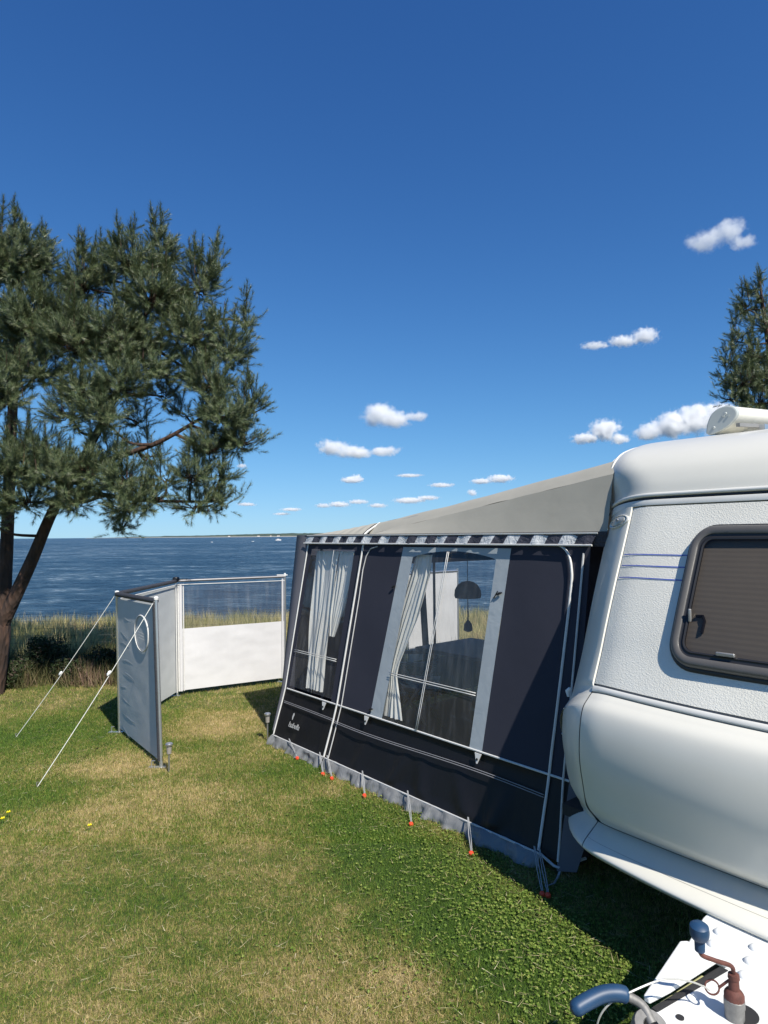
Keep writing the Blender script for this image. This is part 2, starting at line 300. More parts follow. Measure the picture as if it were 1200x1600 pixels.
def m_sea():
    m, n, l, b = nm('sea_water'); g = n.new('ShaderNodeNewGeometry')
    mp = n.new('ShaderNodeMapping'); mp.inputs['Scale'].default_value = (0.62, 1, 1); mp.inputs['Rotation'].default_value = (0, 0, 0.12); l.new(g.outputs['Position'], mp.inputs[0])
    hs_ = []
    for s, k in ((0.18, 1.0), (0.75, 0.5), (2.6, 0.2)):
        t = n.new('ShaderNodeTexNoise'); t.inputs['Scale'].default_value = s; t.inputs['Detail'].default_value = 5; t.inputs['Roughness'].default_value = 0.62; t.inputs['Distortion'].default_value = 0.5
        l.new(mp.outputs[0], t.inputs['Vector'])
        mu = n.new('ShaderNodeMath'); mu.operation = 'MULTIPLY'; mu.inputs[1].default_value = k; l.new(t.outputs[0], mu.inputs[0]); hs_.append(mu.outputs[0])
    a = n.new('ShaderNodeMath'); a.operation = 'ADD'; l.new(hs_[0], a.inputs[0]); l.new(hs_[1], a.inputs[1])
    a2 = n.new('ShaderNodeMath'); a2.operation = 'ADD'; l.new(a.outputs[0], a2.inputs[0]); l.new(hs_[2], a2.inputs[1])
    bp = n.new('ShaderNodeBump'); bp.inputs['Strength'].default_value = 1.0; bp.inputs['Distance'].default_value = 1.8; l.new(a2.outputs[0], bp.inputs['Height']); l.new(bp.outputs[0], b.inputs['Normal'])
    # ripple light and dark painted into the water colour, with pale foam flecks
    f = n.new('ShaderNodeTexNoise'); f.inputs['Scale'].default_value = 1.1; f.inputs['Detail'].default_value = 9; f.inputs['Roughness'].default_value = 0.75
    mp2 = n.new('ShaderNodeMapping'); mp2.inputs['Scale'].default_value = (0.75, 1, 1); mp2.inputs['Rotation'].default_value = (0, 0, .1); l.new(g.outputs['Position'], mp2.inputs[0]); l.new(mp2.outputs[0], f.inputs['Vector'])
    f.inputs['Scale'].default_value = 1.6; f.inputs['Roughness'].default_value = .6
    f2 = n.new('ShaderNodeTexNoise'); f2.inputs['Scale'].default_value = .22; f2.inputs['Detail'].default_value = 6; f2.inputs['Roughness'].default_value = .7; l.new(mp2.outputs[0], f2.inputs['Vector'])
    f3 = n.new('ShaderNodeTexNoise'); f3.inputs['Scale'].default_value = .02; f3.inputs['Detail'].default_value = 8; f3.inputs['Roughness'].default_value = .75; l.new(mp2.outputs[0], f3.inputs['Vector'])
    fa = n.new('ShaderNodeMath'); fa.operation = 'ADD'; l.new(f.outputs[0], fa.inputs[0]); l.new(f2.outputs[0], fa.inputs[1])
    fb = n.new('ShaderNodeMath'); fb.operation = 'ADD'; l.new(fa.outputs[0], fb.inputs[0]); l.new(f3.outputs[0], fb.inputs[1])
    fm_ = n.new('ShaderNodeMapRange'); fm_.inputs[1].default_value = 1.24; fm_.inputs[2].default_value = 1.76; l.new(fb.outputs[0], fm_.inputs[0])
    b.inputs['Specular IOR Level'].default_value = 0.16; r = ramp(n, [(0.0, (0.004, 0.014, 0.032)), (0.40, (0.012, 0.034, 0.066)), (0.60, (0.038, 0.068, 0.100)), (0.82, (0.095, 0.140, 0.18)), (0.97, (0.30, 0.35, 0.39))]); l.new(fm_.outputs[0], r.inputs[0]); l.new(r.outputs[0], b.inputs['Base Color'])
    b.inputs['Roughness'].default_value = 0.3; b.inputs['IOR'].default_value = 1.33
    return m
M['sea'] = m_sea()
def m_coast():
    m, n, l, b = nm('far_coast_wood'); g = n.new('ShaderNodeNewGeometry')
    t = n.new('ShaderNodeTexNoise'); t.inputs['Scale'].default_value = 0.012; t.inputs['Detail'].default_value = 6; l.new(g.outputs['Position'], t.inputs['Vector'])
    r = ramp(n, [(0.35, (0.03, 0.055, 0.05)), (0.6, (0.05, 0.075, 0.055)), (0.8, (0.13, 0.13, 0.08))]); l.new(t.outputs[0], r.inputs[0]); l.new(r.outputs[0], b.inputs['Base Color']); b.inputs['Roughness'].default_value = 1
    return m
M['coast'] = m_coast(); M['sand'] = mat('far_sand', (0.28, 0.27, 0.24), 0.9)
M['dunesoil'] = mat('dune_soil', (0.10, 0.095, 0.05), 0.95, var=0.4, vscale=3, bump=0.8, bscale=10, bdist=0.05)

# ------------------------------------------------------------------ builders
OFF = {}
class MB:
    def __init__(s): s.v = []; s.f = []; s.mi = []
    def add(s, vs, fs, mi=0):
        b = len(s.v); s.v += [tuple(v) for v in vs]; s.f += [tuple(i + b for i in f) for f in fs]; s.mi += [mi] * len(fs); return s
    def box(s, c, d, rot=None, mi=0):
        x, y, z = d[0] / 2, d[1] / 2, d[2] / 2
        vs = [Vector((sx * x, sy * y, sz * z)) for sz in (-1, 1) for sx, sy in ((-1, -1), (1, -1), (1, 1), (-1, 1))]
        if rot is not None: vs = [rot @ v for v in vs]
        vs = [v + Vector(c) for v in vs]
        return s.add(vs, [(3, 2, 1, 0), (4, 5, 6, 7), (0, 1, 5, 4), (1, 2, 6, 5), (2, 3, 7, 6), (3, 0, 4, 7)], mi)
    def tube(s, path, r, n=8, cap=True, mi=0, flat=1.0, up=None):
        P = [Vector(p) for p in path]; rs = r if isinstance(r, (list, tuple)) else [r] * len(P)
        vs = []; prev = None
        for i, p in enumerate(P):
            t = (P[min(i + 1, len(P) - 1)] - P[max(i - 1, 0)])
            if t.length < 1e-9: t = Vector((0, 0, 1))
            t.normalize()
            a = prev if prev is not None else (Vector(up) if up is not None else (Vector((0, 0, 1)) if abs(t.z) < 0.9 else Vector((1, 0, 0))))
            x = (a - t * a.dot(t))
            if x.length < 1e-6: x = t.orthogonal()
            x.normalize(); y = t.cross(x); prev = x
            for k in range(n):
                an = 2 * math.pi * k / n
                vs.append(p + x * math.cos(an) * rs[i] + y * math.sin(an) * rs[i] * flat)
        fs = [(i * n + k, i * n + (k + 1) % n, (i + 1) * n + (k + 1) % n, (i + 1) * n + k) for i in range(len(P) - 1) for k in range(n)]
        if cap: fs += [tuple(range(n - 1, -1, -1)), tuple((len(P) - 1) * n + k for k in range(n))]
        return s.add(vs, fs, mi)
    def grid(s, fn, nu, nv, mi=0, flip=False, thick=None):
        vs = [fn(i / nu, j / nv) for j in range(nv + 1) for i in range(nu + 1)]
        q = lambda i, j: j * (nu + 1) + i
        fs = []
        for j in range(nv):
            for i in range(nu):
                f = (q(i, j), q(i + 1, j), q(i + 1, j + 1), q(i, j + 1)); fs.append(f[::-1] if flip else f)
        s.add(vs, fs, mi); return s
    def prism(s, poly, z0, z1, mi=0, fn=None):
        n = len(poly); fn = fn or (lambda x, y, z: (x, y, z))
        vs = [fn(x, y, z0) for x, y in poly] + [fn(x, y, z1) for x, y in poly]
        fs = [tuple(range(n - 1, -1, -1)), tuple(range(n, 2 * n))] + [(i, (i + 1) % n, n + (i + 1) % n, n + i) for i in range(n)]
        return s.add(vs, fs, mi)
    def lathe(s, prof, c, n=16, ax=None, mi=0):
        rot = (Vector((0, 0, 1)).rotation_difference(Vector(ax)).to_matrix() if ax is not None else Matrix.Identity(3)); c = Vector(c)
        vs = []
        for r_, z in prof:
            for k in range(n):
                a = 2 * math.pi * k / n; vs.append(rot @ Vector((r_ * math.cos(a), r_ * math.sin(a), z)) + c)
        fs = [(i * n + k, i * n + (k + 1) % n, (i + 1) * n + (k + 1) % n, (i + 1) * n + k) for i in range(len(prof) - 1) for k in range(n)]
        fs += [tuple(range(n - 1, -1, -1)), tuple((len(prof) - 1) * n + k for k in range(n))]
        return s.add(vs, fs, mi)
    def build(s, name, m, parent=None, smooth=True, solid=0.0, bevel=0.0, angle=40, off=None):
        me = bpy.data.meshes.new(name)
        o_ = Vector(off) if off is not None else (OFF.get(parent.name, Vector()) if parent else Vector())
        me.from_pydata([Vector(v) - o_ for v in s.v], [], s.f)
        ms = m if isinstance(m, (list, tuple)) else [m]
        for k in ms: me.materials.append(k)
        me.polygons.foreach_set('material_index', s.mi)
        me.update(); o = bpy.data.objects.new(name, me); C.objects.link(o)
        if parent: o.parent = parent; OFF[o.name] = o_
        if smooth:
            me.polygons.foreach_set('use_smooth', [True] * len(me.polygons))
            try: me.set_sharp_from_angle(angle=R(angle))
            except Exception: pass
        if solid:
            d = o.modifiers.new('solid', 'SOLIDIFY'); d.thickness = solid; d.offset = -1 if solid > 0 else 0
        if bevel:
            d = o.modifiers.new('bevel', 'BEVEL'); d.width = bevel; d.segments = 2; d.limit_method = 'ANGLE'; d.angle_limit = R(35)
        return o
def tag(o, label, cat, group=None, kind=None):
    if label: o['label'] = label
    if cat: o['category'] = cat
    if group: o['group'] = group
    if kind: o['kind'] = kind
    return o
def thing(name, label, cat, base, group=None, rz=0.0, off=None):
    o = bpy.data.objects.new(name, None); C.objects.link(o); o.empty_display_size = 0.1
    o.location = base; o.rotation_euler = (0, 0, rz); tag(o, label, cat, group)
    OFF[o.name] = Vector(off) if off is not None else Vector(base)
    return o
def fast_mesh(name, V, F3, m, parent=None, off=(0, 0, 0)):
    me = bpy.data.meshes.new(name); V = (np.asarray(V, dtype=np.float32) - np.asarray(off, dtype=np.float32))
    F3 = np.asarray(F3, dtype=np.int32)
    me.vertices.add(len(V)); me.vertices.foreach_set('co', V.ravel())
    me.loops.add(F3.size); me.loops.foreach_set('vertex_index', F3.ravel())
    me.polygons.add(len(F3)); me.polygons.foreach_set('loop_start', np.arange(0, F3.size, 3, dtype=np.int32))
    try: me.polygons.foreach_set('loop_total', np.full(len(F3), 3, dtype=np.int32))
    except Exception: pass
    me.materials.append(m); me.update(calc_edges=True); me.validate()
    o = bpy.data.objects.new(name, me); C.objects.link(o)
    if parent: o.parent = parent
    return o
def copy_tree(o, parent=None):
    c = o.copy(); C.objects.link(c)
    if parent: c.parent = parent
    for ch in list(o.children): copy_tree(ch, c)
    return c
def cat_rom(pts, n=8):
    P = [np.array(p, float) for p in pts]; P = [2 * P[0] - P[1]] + P + [2 * P[-1] - P[-2]]; out = []
    for i in range(1, len(P) - 2):
        for k in range(n):
            t = k / n
            out.append(0.5 * ((2 * P[i]) + (-P[i - 1] + P[i + 1]) * t + (2 * P[i - 1] - 5 * P[i] + 4 * P[i + 1] - P[i + 2]) * t * t + (-P[i - 1] + 3 * P[i] - 3 * P[i + 1] + P[i + 2]) * t ** 3))
    out.append(P[-2]); return [tuple(float(x) for x in p) for p in out]

# ------------------------------------------------------------------ ground, dunes, sea, coast
def terrain(x, y):
    # nearly level lawn, then the dune edge falling to the beach
    d = y - 0.12 * x
    z = 0.0
    if d > 7.6: z += 0.05 * min(1, (d - 7.6) / 1.0)
    if d > 12.0:
        t = min(1.0, (d - 12.0) / 6.0); z -= 2.1 * t * t * (3 - 2 * t)
    return z
g = MB()
xs = list(np.concatenate([[-3000, -600, -150, -60], np.arange(-30, 31, 1.0), [60, 150, 600, 3000]]))
ys = list(np.concatenate([[-3000, -300, -60, -20], np.arange(-8, 20.1, 0.5), [24]]))
vs = [(x, y, terrain(x, y) if abs(x) < 61 else (0 if y < 12 else max(-2.3, -0.4 * (y - 12)))) for y in ys for x in xs]
nx = len(xs)
g.add(vs, [(j * nx + i, j * nx + i + 1, (j + 1) * nx + i + 1, (j + 1) * nx + i) for j in range(len(ys) - 1) for i in range(nx - 1)])
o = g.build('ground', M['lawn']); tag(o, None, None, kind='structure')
s = MB(); s.add([(-45000, 15, -1.6), (45000, 15, -1.6), (45000, 60000, -1.6), (-45000, 60000, -1.6)], [(0, 1, 2, 3)])
o = s.build('sea', M['sea'], smooth=False); tag(o, None, None, kind='structure')

# far shore: low wooded land with a sandy edge
cs = MB(); ss = MB(); CY = 7000.0
def crest(x):   # height in metres along the shore
    k = (x - 150) / 340.0
    h = 8 + 20 * min(1, max(0, (x - 150) / 250.0)) + 9 * min(1, max(0, (x - 330) / 120.0)) + 5 * noise.noise(Vector((x * 0.05, 3, 0))) + 4 * noise.noise(Vector((x * 0.2, 7, 0)))
    return max(2.0, h * min(1, max(0.0, (x - 136) / 60)))
px = [136 + i * 3 for i in range(340)]
pts = [(far(x, 841, CY).x, crest(min(x, 500) + (0 if x < 500 else (x - 500) * 0.3))) for x in px]
vs = []
for X, h in pts: vs += [(X, CY, -1.6), (X, CY + 60, h * 0.6), (X, CY + 200, h), (X, CY + 900, h * 0.9)]
cs.add(vs, [(i * 4 + k, (i + 1) * 4 + k, (i + 1) * 4 + k + 1, i * 4 + k + 1) for i in range(len(pts) - 1) for k in range(3)])
o = cs.build('far_coast', M['coast']); tag(o, None, None, kind='structure')
vs = []
for X, h in pts: vs += [(X, CY - 40, -1.6), (X, CY - 2, 2.0 + min(5, h * 0.14)), (X, CY + 30, 2.4)]
ss.add(vs, [(i * 3 + k, (i + 1) * 3 + k, (i + 1) * 3 + k + 1, i * 3 + k + 1) for i in range(len(pts) - 1) for k in range(2)])
o = ss.build('far_beach', M['sand']); tag(o, None, None, kind='structure')
for (x, wdt, lb) in ((358, 22, 'small white house alone on the far shore, leftmost of the houses'), (404, 26, 'pale house on the far shore, second from the left of the row'), (423, 16, 'small pale house on the far shore beside a bright longer one'), (435, 30, 'long bright house on the far shore nearest to the awning corner')):
    p = far(x, 838, CY - 20); r_ = thing('far_house', lb, 'house', (p.x, CY - 20, 3.0), 'houses on the far shore')
    b = MB(); b.box((p.x, CY - 20, 7), (wdt, 12, 9)); b.build('wall', M['housewall'], r_, smooth=False)
    b = MB(); b.prism([(-wdt / 2 - 1, 0), (wdt / 2 + 1, 0), (wdt / 2 - 3, 4), (-wdt / 2 + 3, 4)], -7, 7, fn=lambda x_, y_, z_: (p.x + x_, CY - 20 + z_, 11.5 + y_)); b.build('roof', M['houseroof'], r_, smooth=False)

# boats
def boat(x, y, Y, L_, label, cabin=True):
    p = far(x, y, Y); r_ = thing('motor_boat', label, 'boat', (p.x, Y, -1.6), 'boats on the water')
    b = MB(); H_ = L_ * 0.16
    prof = [(-.5, 0), (-.5, .16), (.0, .17), (.36, .19), (.5, .22), (.40, .03), (.30, 0)]
    outl = [(-.5, -.16), (-.5, .16), (.1, .17), (.38, .10), (.5, 0), (.38, -.10), (.1, -.17)]
    vs = [(p.x + a * L_ * .92, Y + c * L_ * .8, -1.7) for a, c in outl] + [(p.x + a * L_, Y + c * L_, -1.6 + H_ * (1 + .5 * max(0, a))) for a, c in outl]
    n = len(outl); b.add(vs, [tuple(range(n - 1, -1, -1)), tuple(range(n, 2 * n))] + [(i, (i + 1) % n, n + (i + 1) % n, n + i) for i in range(n)]); b.build('hull', M['boat'], r_, smooth=False)
    if cabin:
        b = MB(); b.box((p.x - L_ * .05, Y, -1.6 + H_ * 1.5), (L_ * .42, L_ * .22, H_)); b.build('cabin', M['boat'], r_, bevel=.05)
        b = MB(); b.box((p.x - L_ * .05, Y, -1.6 + H_ * 1.65), (L_ * .425, L_ * .225, H_ * .35)); b.build('cabin_window', M['boat_dark'], r_)
boat(435, 845, 520, 4.6, 'white motor boat on the water just left of the awning corner')
boat(395, 845.5, 430, 1.6, 'small white boat on the water right of the windbreak corner pole', False)
boat(11, 844, 600, 4.2, 'white boat on the horizon between the trunks of the pine')
boat(331, 846, 400, 1.3, 'tiny pale boat on the water above the left end of the windbreak window', False)

# ------------------------------------------------------------------ grass
def blades(n, xy, hfn, lean, wid, zfn, seed, curve=0.0):
    rg = np.random.default_rng(seed)
    a = rg.uniform(0, 2 * np.pi, n); h = hfn(rg, n); ln = np.abs(rg.normal(0, lean, n)); d = rg.uniform(0, 2 * np.pi, n)
    base = np.stack([xy[:, 0], xy[:, 1], zfn(xy)], 1)
    side = np.stack([np.cos(a), np.sin(a), np.zeros(n)], 1) * wid[:, None] * 0.5
    tip = base + np.stack([np.cos(d) * np.sin(ln) * h, np.sin(d) * np.sin(ln) * h, np.cos(ln) * h], 1)
    if curve:
        mid = base + (tip - base) * 0.55 + np.array([0, 0, 1.0]) * (h * curve)[:, None]
        V = np.stack([base - side, base + side, mid + side * .7, mid - side * .7, tip], 1).reshape(-1, 3)
        i = np.arange(n)[:, None] * 5
        F = np.concatenate([i + np.array([0, 1, 2]), i + np.array([0, 2, 3]), i + np.array([3, 2, 4])], 0)
    else:
        V = np.stack([base - side, base + side, tip], 1).reshape(-1, 3); F = np.arange(n)[:, None] * 3 + np.array([0, 1, 2])
    return V, F
O_ = Vector((0.85814937, 3.17745133, 0)); UX = Vector((0.65044664, -0.75955196, 0)); EY = Vector((0.75955196, 0.65044664, 0))
FR = math.atan2(UX.y, UX.x)
def LW(u, w, z=0.0): return O_ + UX * u + EY * w + Vector((0, 0, z))
def in_tent(xy):
    d = xy - np.array([O_.x, O_.y]); u = d @ np.array([UX.x, UX.y]); w = d @ np.array([EY.x, EY.y])
    return (u > -2.75) & (u < 0.02) & (w > -0.03) & (w < 4.2)
def lawn_pts(n, y0, y1, seed):
    rg = np.random.default_rng(seed); y = rg.uniform(y0, y1, n * 2) ; x = rg.uniform(-0.72, 0.5, n * 2) * y
    keep = rg.uniform(0, 1, n * 2) < 1
    xy = np.stack([x, y], 1)[keep]; return xy[~in_tent(xy)][:n]
Vs, Fs, k = [], [], 0
_rg = np.random.default_rng(77); _xy = np.stack([_rg.uniform(-9, 4, 170000), _rg.uniform(.3, 8.6, 170000)], 1); _m = ~in_tent(_xy) & ((_xy[:, 0] < -.70 * _xy[:, 1]) | (_xy[:, 0] > .48 * _xy[:, 1]) | (_xy[:, 1] < 1.8)); _xy = _xy[_m]
_V, _F = blades(len(_xy), _xy, lambda r, m: .020 * r.uniform(.5, 1.5, m), .95, .005 * _rg.uniform(.6, 1.4, len(_xy)), lambda q: .05 * np.clip(q[:, 1] - .12 * q[:, 0] - 7.6, 0, 1), 78); Vs.append(_V); Fs.append(_F + k); k += len(_V)
for (n, y0, y1, hh, ww, sd) in ((250000, 1.75, 3.6, .015, .0026, 1), (250000, 3.5, 6.2, .018, .0036, 2), (130000, 6.0, 9.0, .024, .0052, 3), (22000, 1.9, 7.5, .045, .0019, 4)):
    xy = lawn_pts(n, y0, y1, sd); n = len(xy)
    dens = np.array([noise.noise(Vector((float(a) * 3, float(b) * 3, 0))) for a, b in xy[::50]]); dens = np.repeat(dens, 50)[:n] if len(dens) * 50 >= n else np.ones(n)
    V, F = blades(n, xy, lambda r, m: hh * r.uniform(0.5, 1.5, m), 0.95 if sd < 4 else 1.45, ww * np.random.default_rng(sd).uniform(.6, 1.4, n), lambda q: np.array([0.0] * len(q)) + 0.05 * np.clip(q[:, 1] - 0.12 * q[:, 0] - 7.6, 0, 1), sd)
    Vs.append(V); Fs.append(F + k); k += len(V)
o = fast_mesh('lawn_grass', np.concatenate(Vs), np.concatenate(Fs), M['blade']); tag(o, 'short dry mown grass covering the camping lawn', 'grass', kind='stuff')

# dry clippings and pale straw lying on top
xy = lawn_pts(5200, 1.85, 7.5, 9); n = len(xy)
V, F = blades(n, xy, lambda r, m: r.uniform(.02, .075, m), .02, .0024 * np.random.default_rng(5).uniform(.6, 1.4, n), lambda q: np.full(len(q), .016), 9)
V = V.reshape(n, 3, 3); dd_ = np.random.default_rng(6).uniform(0, 6.28, n); hh_ = (V[:, 2, 2] - V[:, 0, 2])[:, None]
V[:, 2] = (V[:, 0] + V[:, 1]) / 2 + np.concatenate([np.stack([np.cos(dd_), np.sin(dd_)], 1) * hh_, .004 * np.ones((n, 1))], 1); V = V.reshape(-1, 3)
o = fast_mesh('grass_clippings', V, F, M['straw']); tag(o, 'pale dry grass clippings scattered over the lawn', 'clippings', kind='stuff')
# clover leaves in the lush strip beside the awning and under the drawbar
rg = np.random.default_rng(31); cl = []
for (px_, py_, rx, ry, n) in ((700, 1330, .30, .45, 1500), (800, 1400, .30, .40, 2000), (900, 1500, .30, .40, 2900), (600, 1290, .4, .45, 900), (760, 1500, .45, .4, 900), (520, 1240, .4, .5, 500), (560, 1400, .5, .5, 500)):
    p = at(px_, py_); q = rg.normal(0, 1, (n, 2)) * np.array([rx, ry]) * .7 + np.array([p.x, p.y]); cl.append(q)
cl = np.concatenate(cl); cl = cl[~in_tent(cl)][::1]; cl = cl[rg.uniform(0, 1, len(cl)) < .62]; n = len(cl); sz = rg.uniform(.0020, .0042, n); a0 = rg.uniform(0, 6.28, n); zz = rg.uniform(.006, .020, n); V = []; F = []
for k3 in range(3):
    a = a0 + k3 * 2.094; cx_, cy_ = cl[:, 0] + np.cos(a) * sz * .9, cl[:, 1] + np.sin(a) * sz * .9
    tl = rg.normal(0, .35, (n, 2))
    for j in range(5):
        an = a + j * 1.2566; V.append(np.stack([cx_ + np.cos(an) * sz, cy_ + np.sin(an) * sz, zz + (np.cos(an) * tl[:, 0] + np.sin(an) * tl[:, 1]) * sz], 1))
V = np.stack(V, 1).reshape(-1, 3); i = np.arange(n * 3)[:, None] * 5
F = np.concatenate([i + np.array([0, 1, 2]), i + np.array([0, 2, 3]), i + np.array([0, 3, 4])], 0)
o = fast_mesh('clover', V, F, M['clover']); tag(o, 'small green clover leaves in the lush grass beside the awning skirt', 'clover', kind='stuff')

# tall dune grass beyond the fence
def tuft_field(name, m, spots, nb, hmin, hmax, lean, wid, label, seed):
    rg = np.random.default_rng(seed); xy = np.repeat(spots, nb, 0) + rg.normal(0, .05, (len(spots) * nb, 2)); n = len(xy)
    hm = np.repeat(rg.uniform(hmin, hmax, len(spots)), nb)
    V, F = blades(n, xy, lambda r, q: hm * r.uniform(.55, 1.1, q), lean, wid * rg.uniform(.6, 1.3, n), lambda q: np.array([terrain(a, b) for a, b in q]), seed, curve=.06)
    o = fast_mesh(name, V, F, m); tag(o, label, 'grass', kind='stuff')
rg = np.random.default_rng(11)
def field(n, x0, x1, y0, y1):
    return np.stack([rg.uniform(x0, x1, n), rg.uniform(y0, y1, n)], 1)
f = field(2600, -9.5, 3.5, 8.0, 14.0); f = f[(f[:, 1] - 0.12 * f[:, 0]) > 8.1]
tuft_field('dune_grass', M['dune'], f, 26, .16, .36, .45, .0055, 'tall straw coloured dune grass between the wire fence and the sea', 21)
f = field(900, -8, -1.7, 7.1, 8.6); d_ = f[:, 1] - 0.12 * f[:, 0]; f = f[(d_ > 7.25) & (d_ < 8.8) & (f[:, 0] < -2.3)]
tuft_field('weeds', M['weed'], f, 34, .12, .36, .5, .006, 'dark tangled weeds along the lawn edge under the pine', 22)

# shrubs at the lawn edge
def leaf_cloud(pads, n, size, seed, shell=0.35):
    rg = np.random.default_rng(seed); V = []; 
    w = np.array([p[3] ** 2 for p in pads]); idx = rg.choice(len(pads), n, p=w / w.sum())
    P_ = np.array([p[:3] for p in pads])[idx]; rad = np.array([p[3] for p in pads])[idx]
    d = rg.normal(0, 1, (n, 3)); d /= np.linalg.norm(d, axis=1)[:, None]
    c = P_ + d * (rad * rg.uniform(shell, 1, n) ** .6)[:, None]
    a = rg.normal(0, 1, (n, 3)); a /= np.linalg.norm(a, axis=1)[:, None]; b = np.cross(a, rg.normal(0, 1, (n, 3))); b /= np.linalg.norm(b, axis=1)[:, None]
    s_ = size * rg.uniform(.5, 1.3, n)[:, None]
    V = np.stack([c - a * s_, c + b * s_ * .35, c + a * s_, c - b * s_ * .35], 1).reshape(-1, 3); i = np.arange(n)[:, None] * 4
    return V, np.concatenate([i + np.array([0, 1, 2]), i + np.array([0, 2, 3])], 0)
for q, (x, y, Y, hgt, lb) in enumerate(((62, 1060, 7.5, .50, 'dark upright shrub at the lawn edge just right of the pine trunk'), (118, 1075, 7.4, .28, 'low dark shrub between the pine trunk and the left guy rope'), (160, 1065, 7.55, .38, 'dark bushy shrub touching the left edge of the grey windbreak'), (20, 1075, 7.2, .30, 'low brown and green shrub at the foot of the pine'))):
    p = far(x, y, Y); z0 = terrain(p.x, Y); r_ = thing('shrub', lb, 'shrub', (p.x, Y, z0), 'shrubs along the lawn edge')
    rr = random.Random(q); pads = [(p.x + rr.uniform(-.16, .16), Y + rr.uniform(-.12, .12), z0 + rr.uniform(.12, hgt - .1), rr.uniform(.08, .15)) for _ in range(9)]
    V, F = leaf_cloud(pads, 2600, .022, 40 + q); fast_mesh('leaves', V, F, M['leaf'], r_, off=(p.x, Y, z0))
    b = MB()
    for pd in pads: b.tube([(p.x, Y, z0 - .02), ((p.x + pd[0]) / 2 + .02, (Y + pd[1]) / 2, (z0 + pd[2]) / 2), pd[:3]], [.008, .006, .003], 5)
    b.build('stem', M['bark'], r_)

# wire fence
fr = thing('wire_fence', 'thin square wire mesh fence between the lawn and the dune grass', 'fence', (-3.0, 8.0, terrain(-3, 8)))
fx = [(-9.6 + i * 2.2) for i in range(5)]
fp = lambda x: Vector((x, 8.1 + 0.12 * x + 0.12, terrain(x, 8.1 + .12 * x) if True else 0))
for x in fx[:]:
    p = fp(x); b = MB(); b.tube([p - Vector((0, 0, .1)), p + Vector((0, 0, .78))], .014, 8); b.build('fence_post', M['wire'], fr)
b = MB()
for k in range(9):
    b.tube([fp(fx[0] + (fx[-1] - fx[0]) * i / 14) + Vector((0, 0, .03 + .085 * k + .006 * math.sin(i * 1.7))) for i in range(15)], .0016, 3)
n = int((fx[-1] - fx[0]) / .085)
for i in range(n):
    p = fp(fx[0] + i * .085); b.tube([p + Vector((0, 0, .03)), p + Vector((0, 0, .71))], .0014, 3)
o = b.build('wire_mesh', M['wire'], fr, smooth=False); o['kind'] = 'stuff'

# ------------------------------------------------------------------ pines
def shoot_mesh(seed, L_=.15, nn=105, ln=.062):
    """one twig end: needles set all along the stem, leaning forward"""
    rg = np.random.default_rng(seed); t = rg.uniform(0.02, 1, nn) ; a = rg.uniform(0, 2 * np.pi, nn); ang = np.radians(rg.uniform(48, 88, nn)) * (1.0 - .55 * t ** 2)
    base = np.stack([np.zeros(nn), np.zeros(nn), t * L_], 1)
    rad = np.stack([np.cos(a), np.sin(a), np.zeros(nn)], 1)
    d = rad * np.sin(ang)[:, None] + np.array([0, 0, 1.0]) * np.cos(ang)[:, None]
    l_ = ln * rg.uniform(.7, 1.15, nn)[:, None]; tang = np.stack([-np.sin(a), np.cos(a), np.zeros(nn)], 1) * .0017
    V = np.stack([base - tang, base + tang, base + d * l_], 1)       # nn,3,3
    return V
SH = [shoot_mesh(100 + i) for i in range(5)]
def pine_needles(shoots, keep=1.0):
    """shoots: list of (pos, dir, scale)"""
    Vs = []
    for i, (p, d, s_) in enumerate(shoots):
        T = SH[i % 5]; z = d / np.linalg.norm(d); x = np.cross(z, [0.3, 0.9, 0.2]); x /= np.linalg.norm(x); y = np.cross(z, x)
        Mx = np.stack([x, y, z], 0) * s_
        W = T * 1.0
        V = W.reshape(-1, 3) @ Mx + p; Vs.append(V)
    V = np.concatenate(Vs).reshape(-1, 3); return V, np.arange(len(V)).reshape(-1, 3)
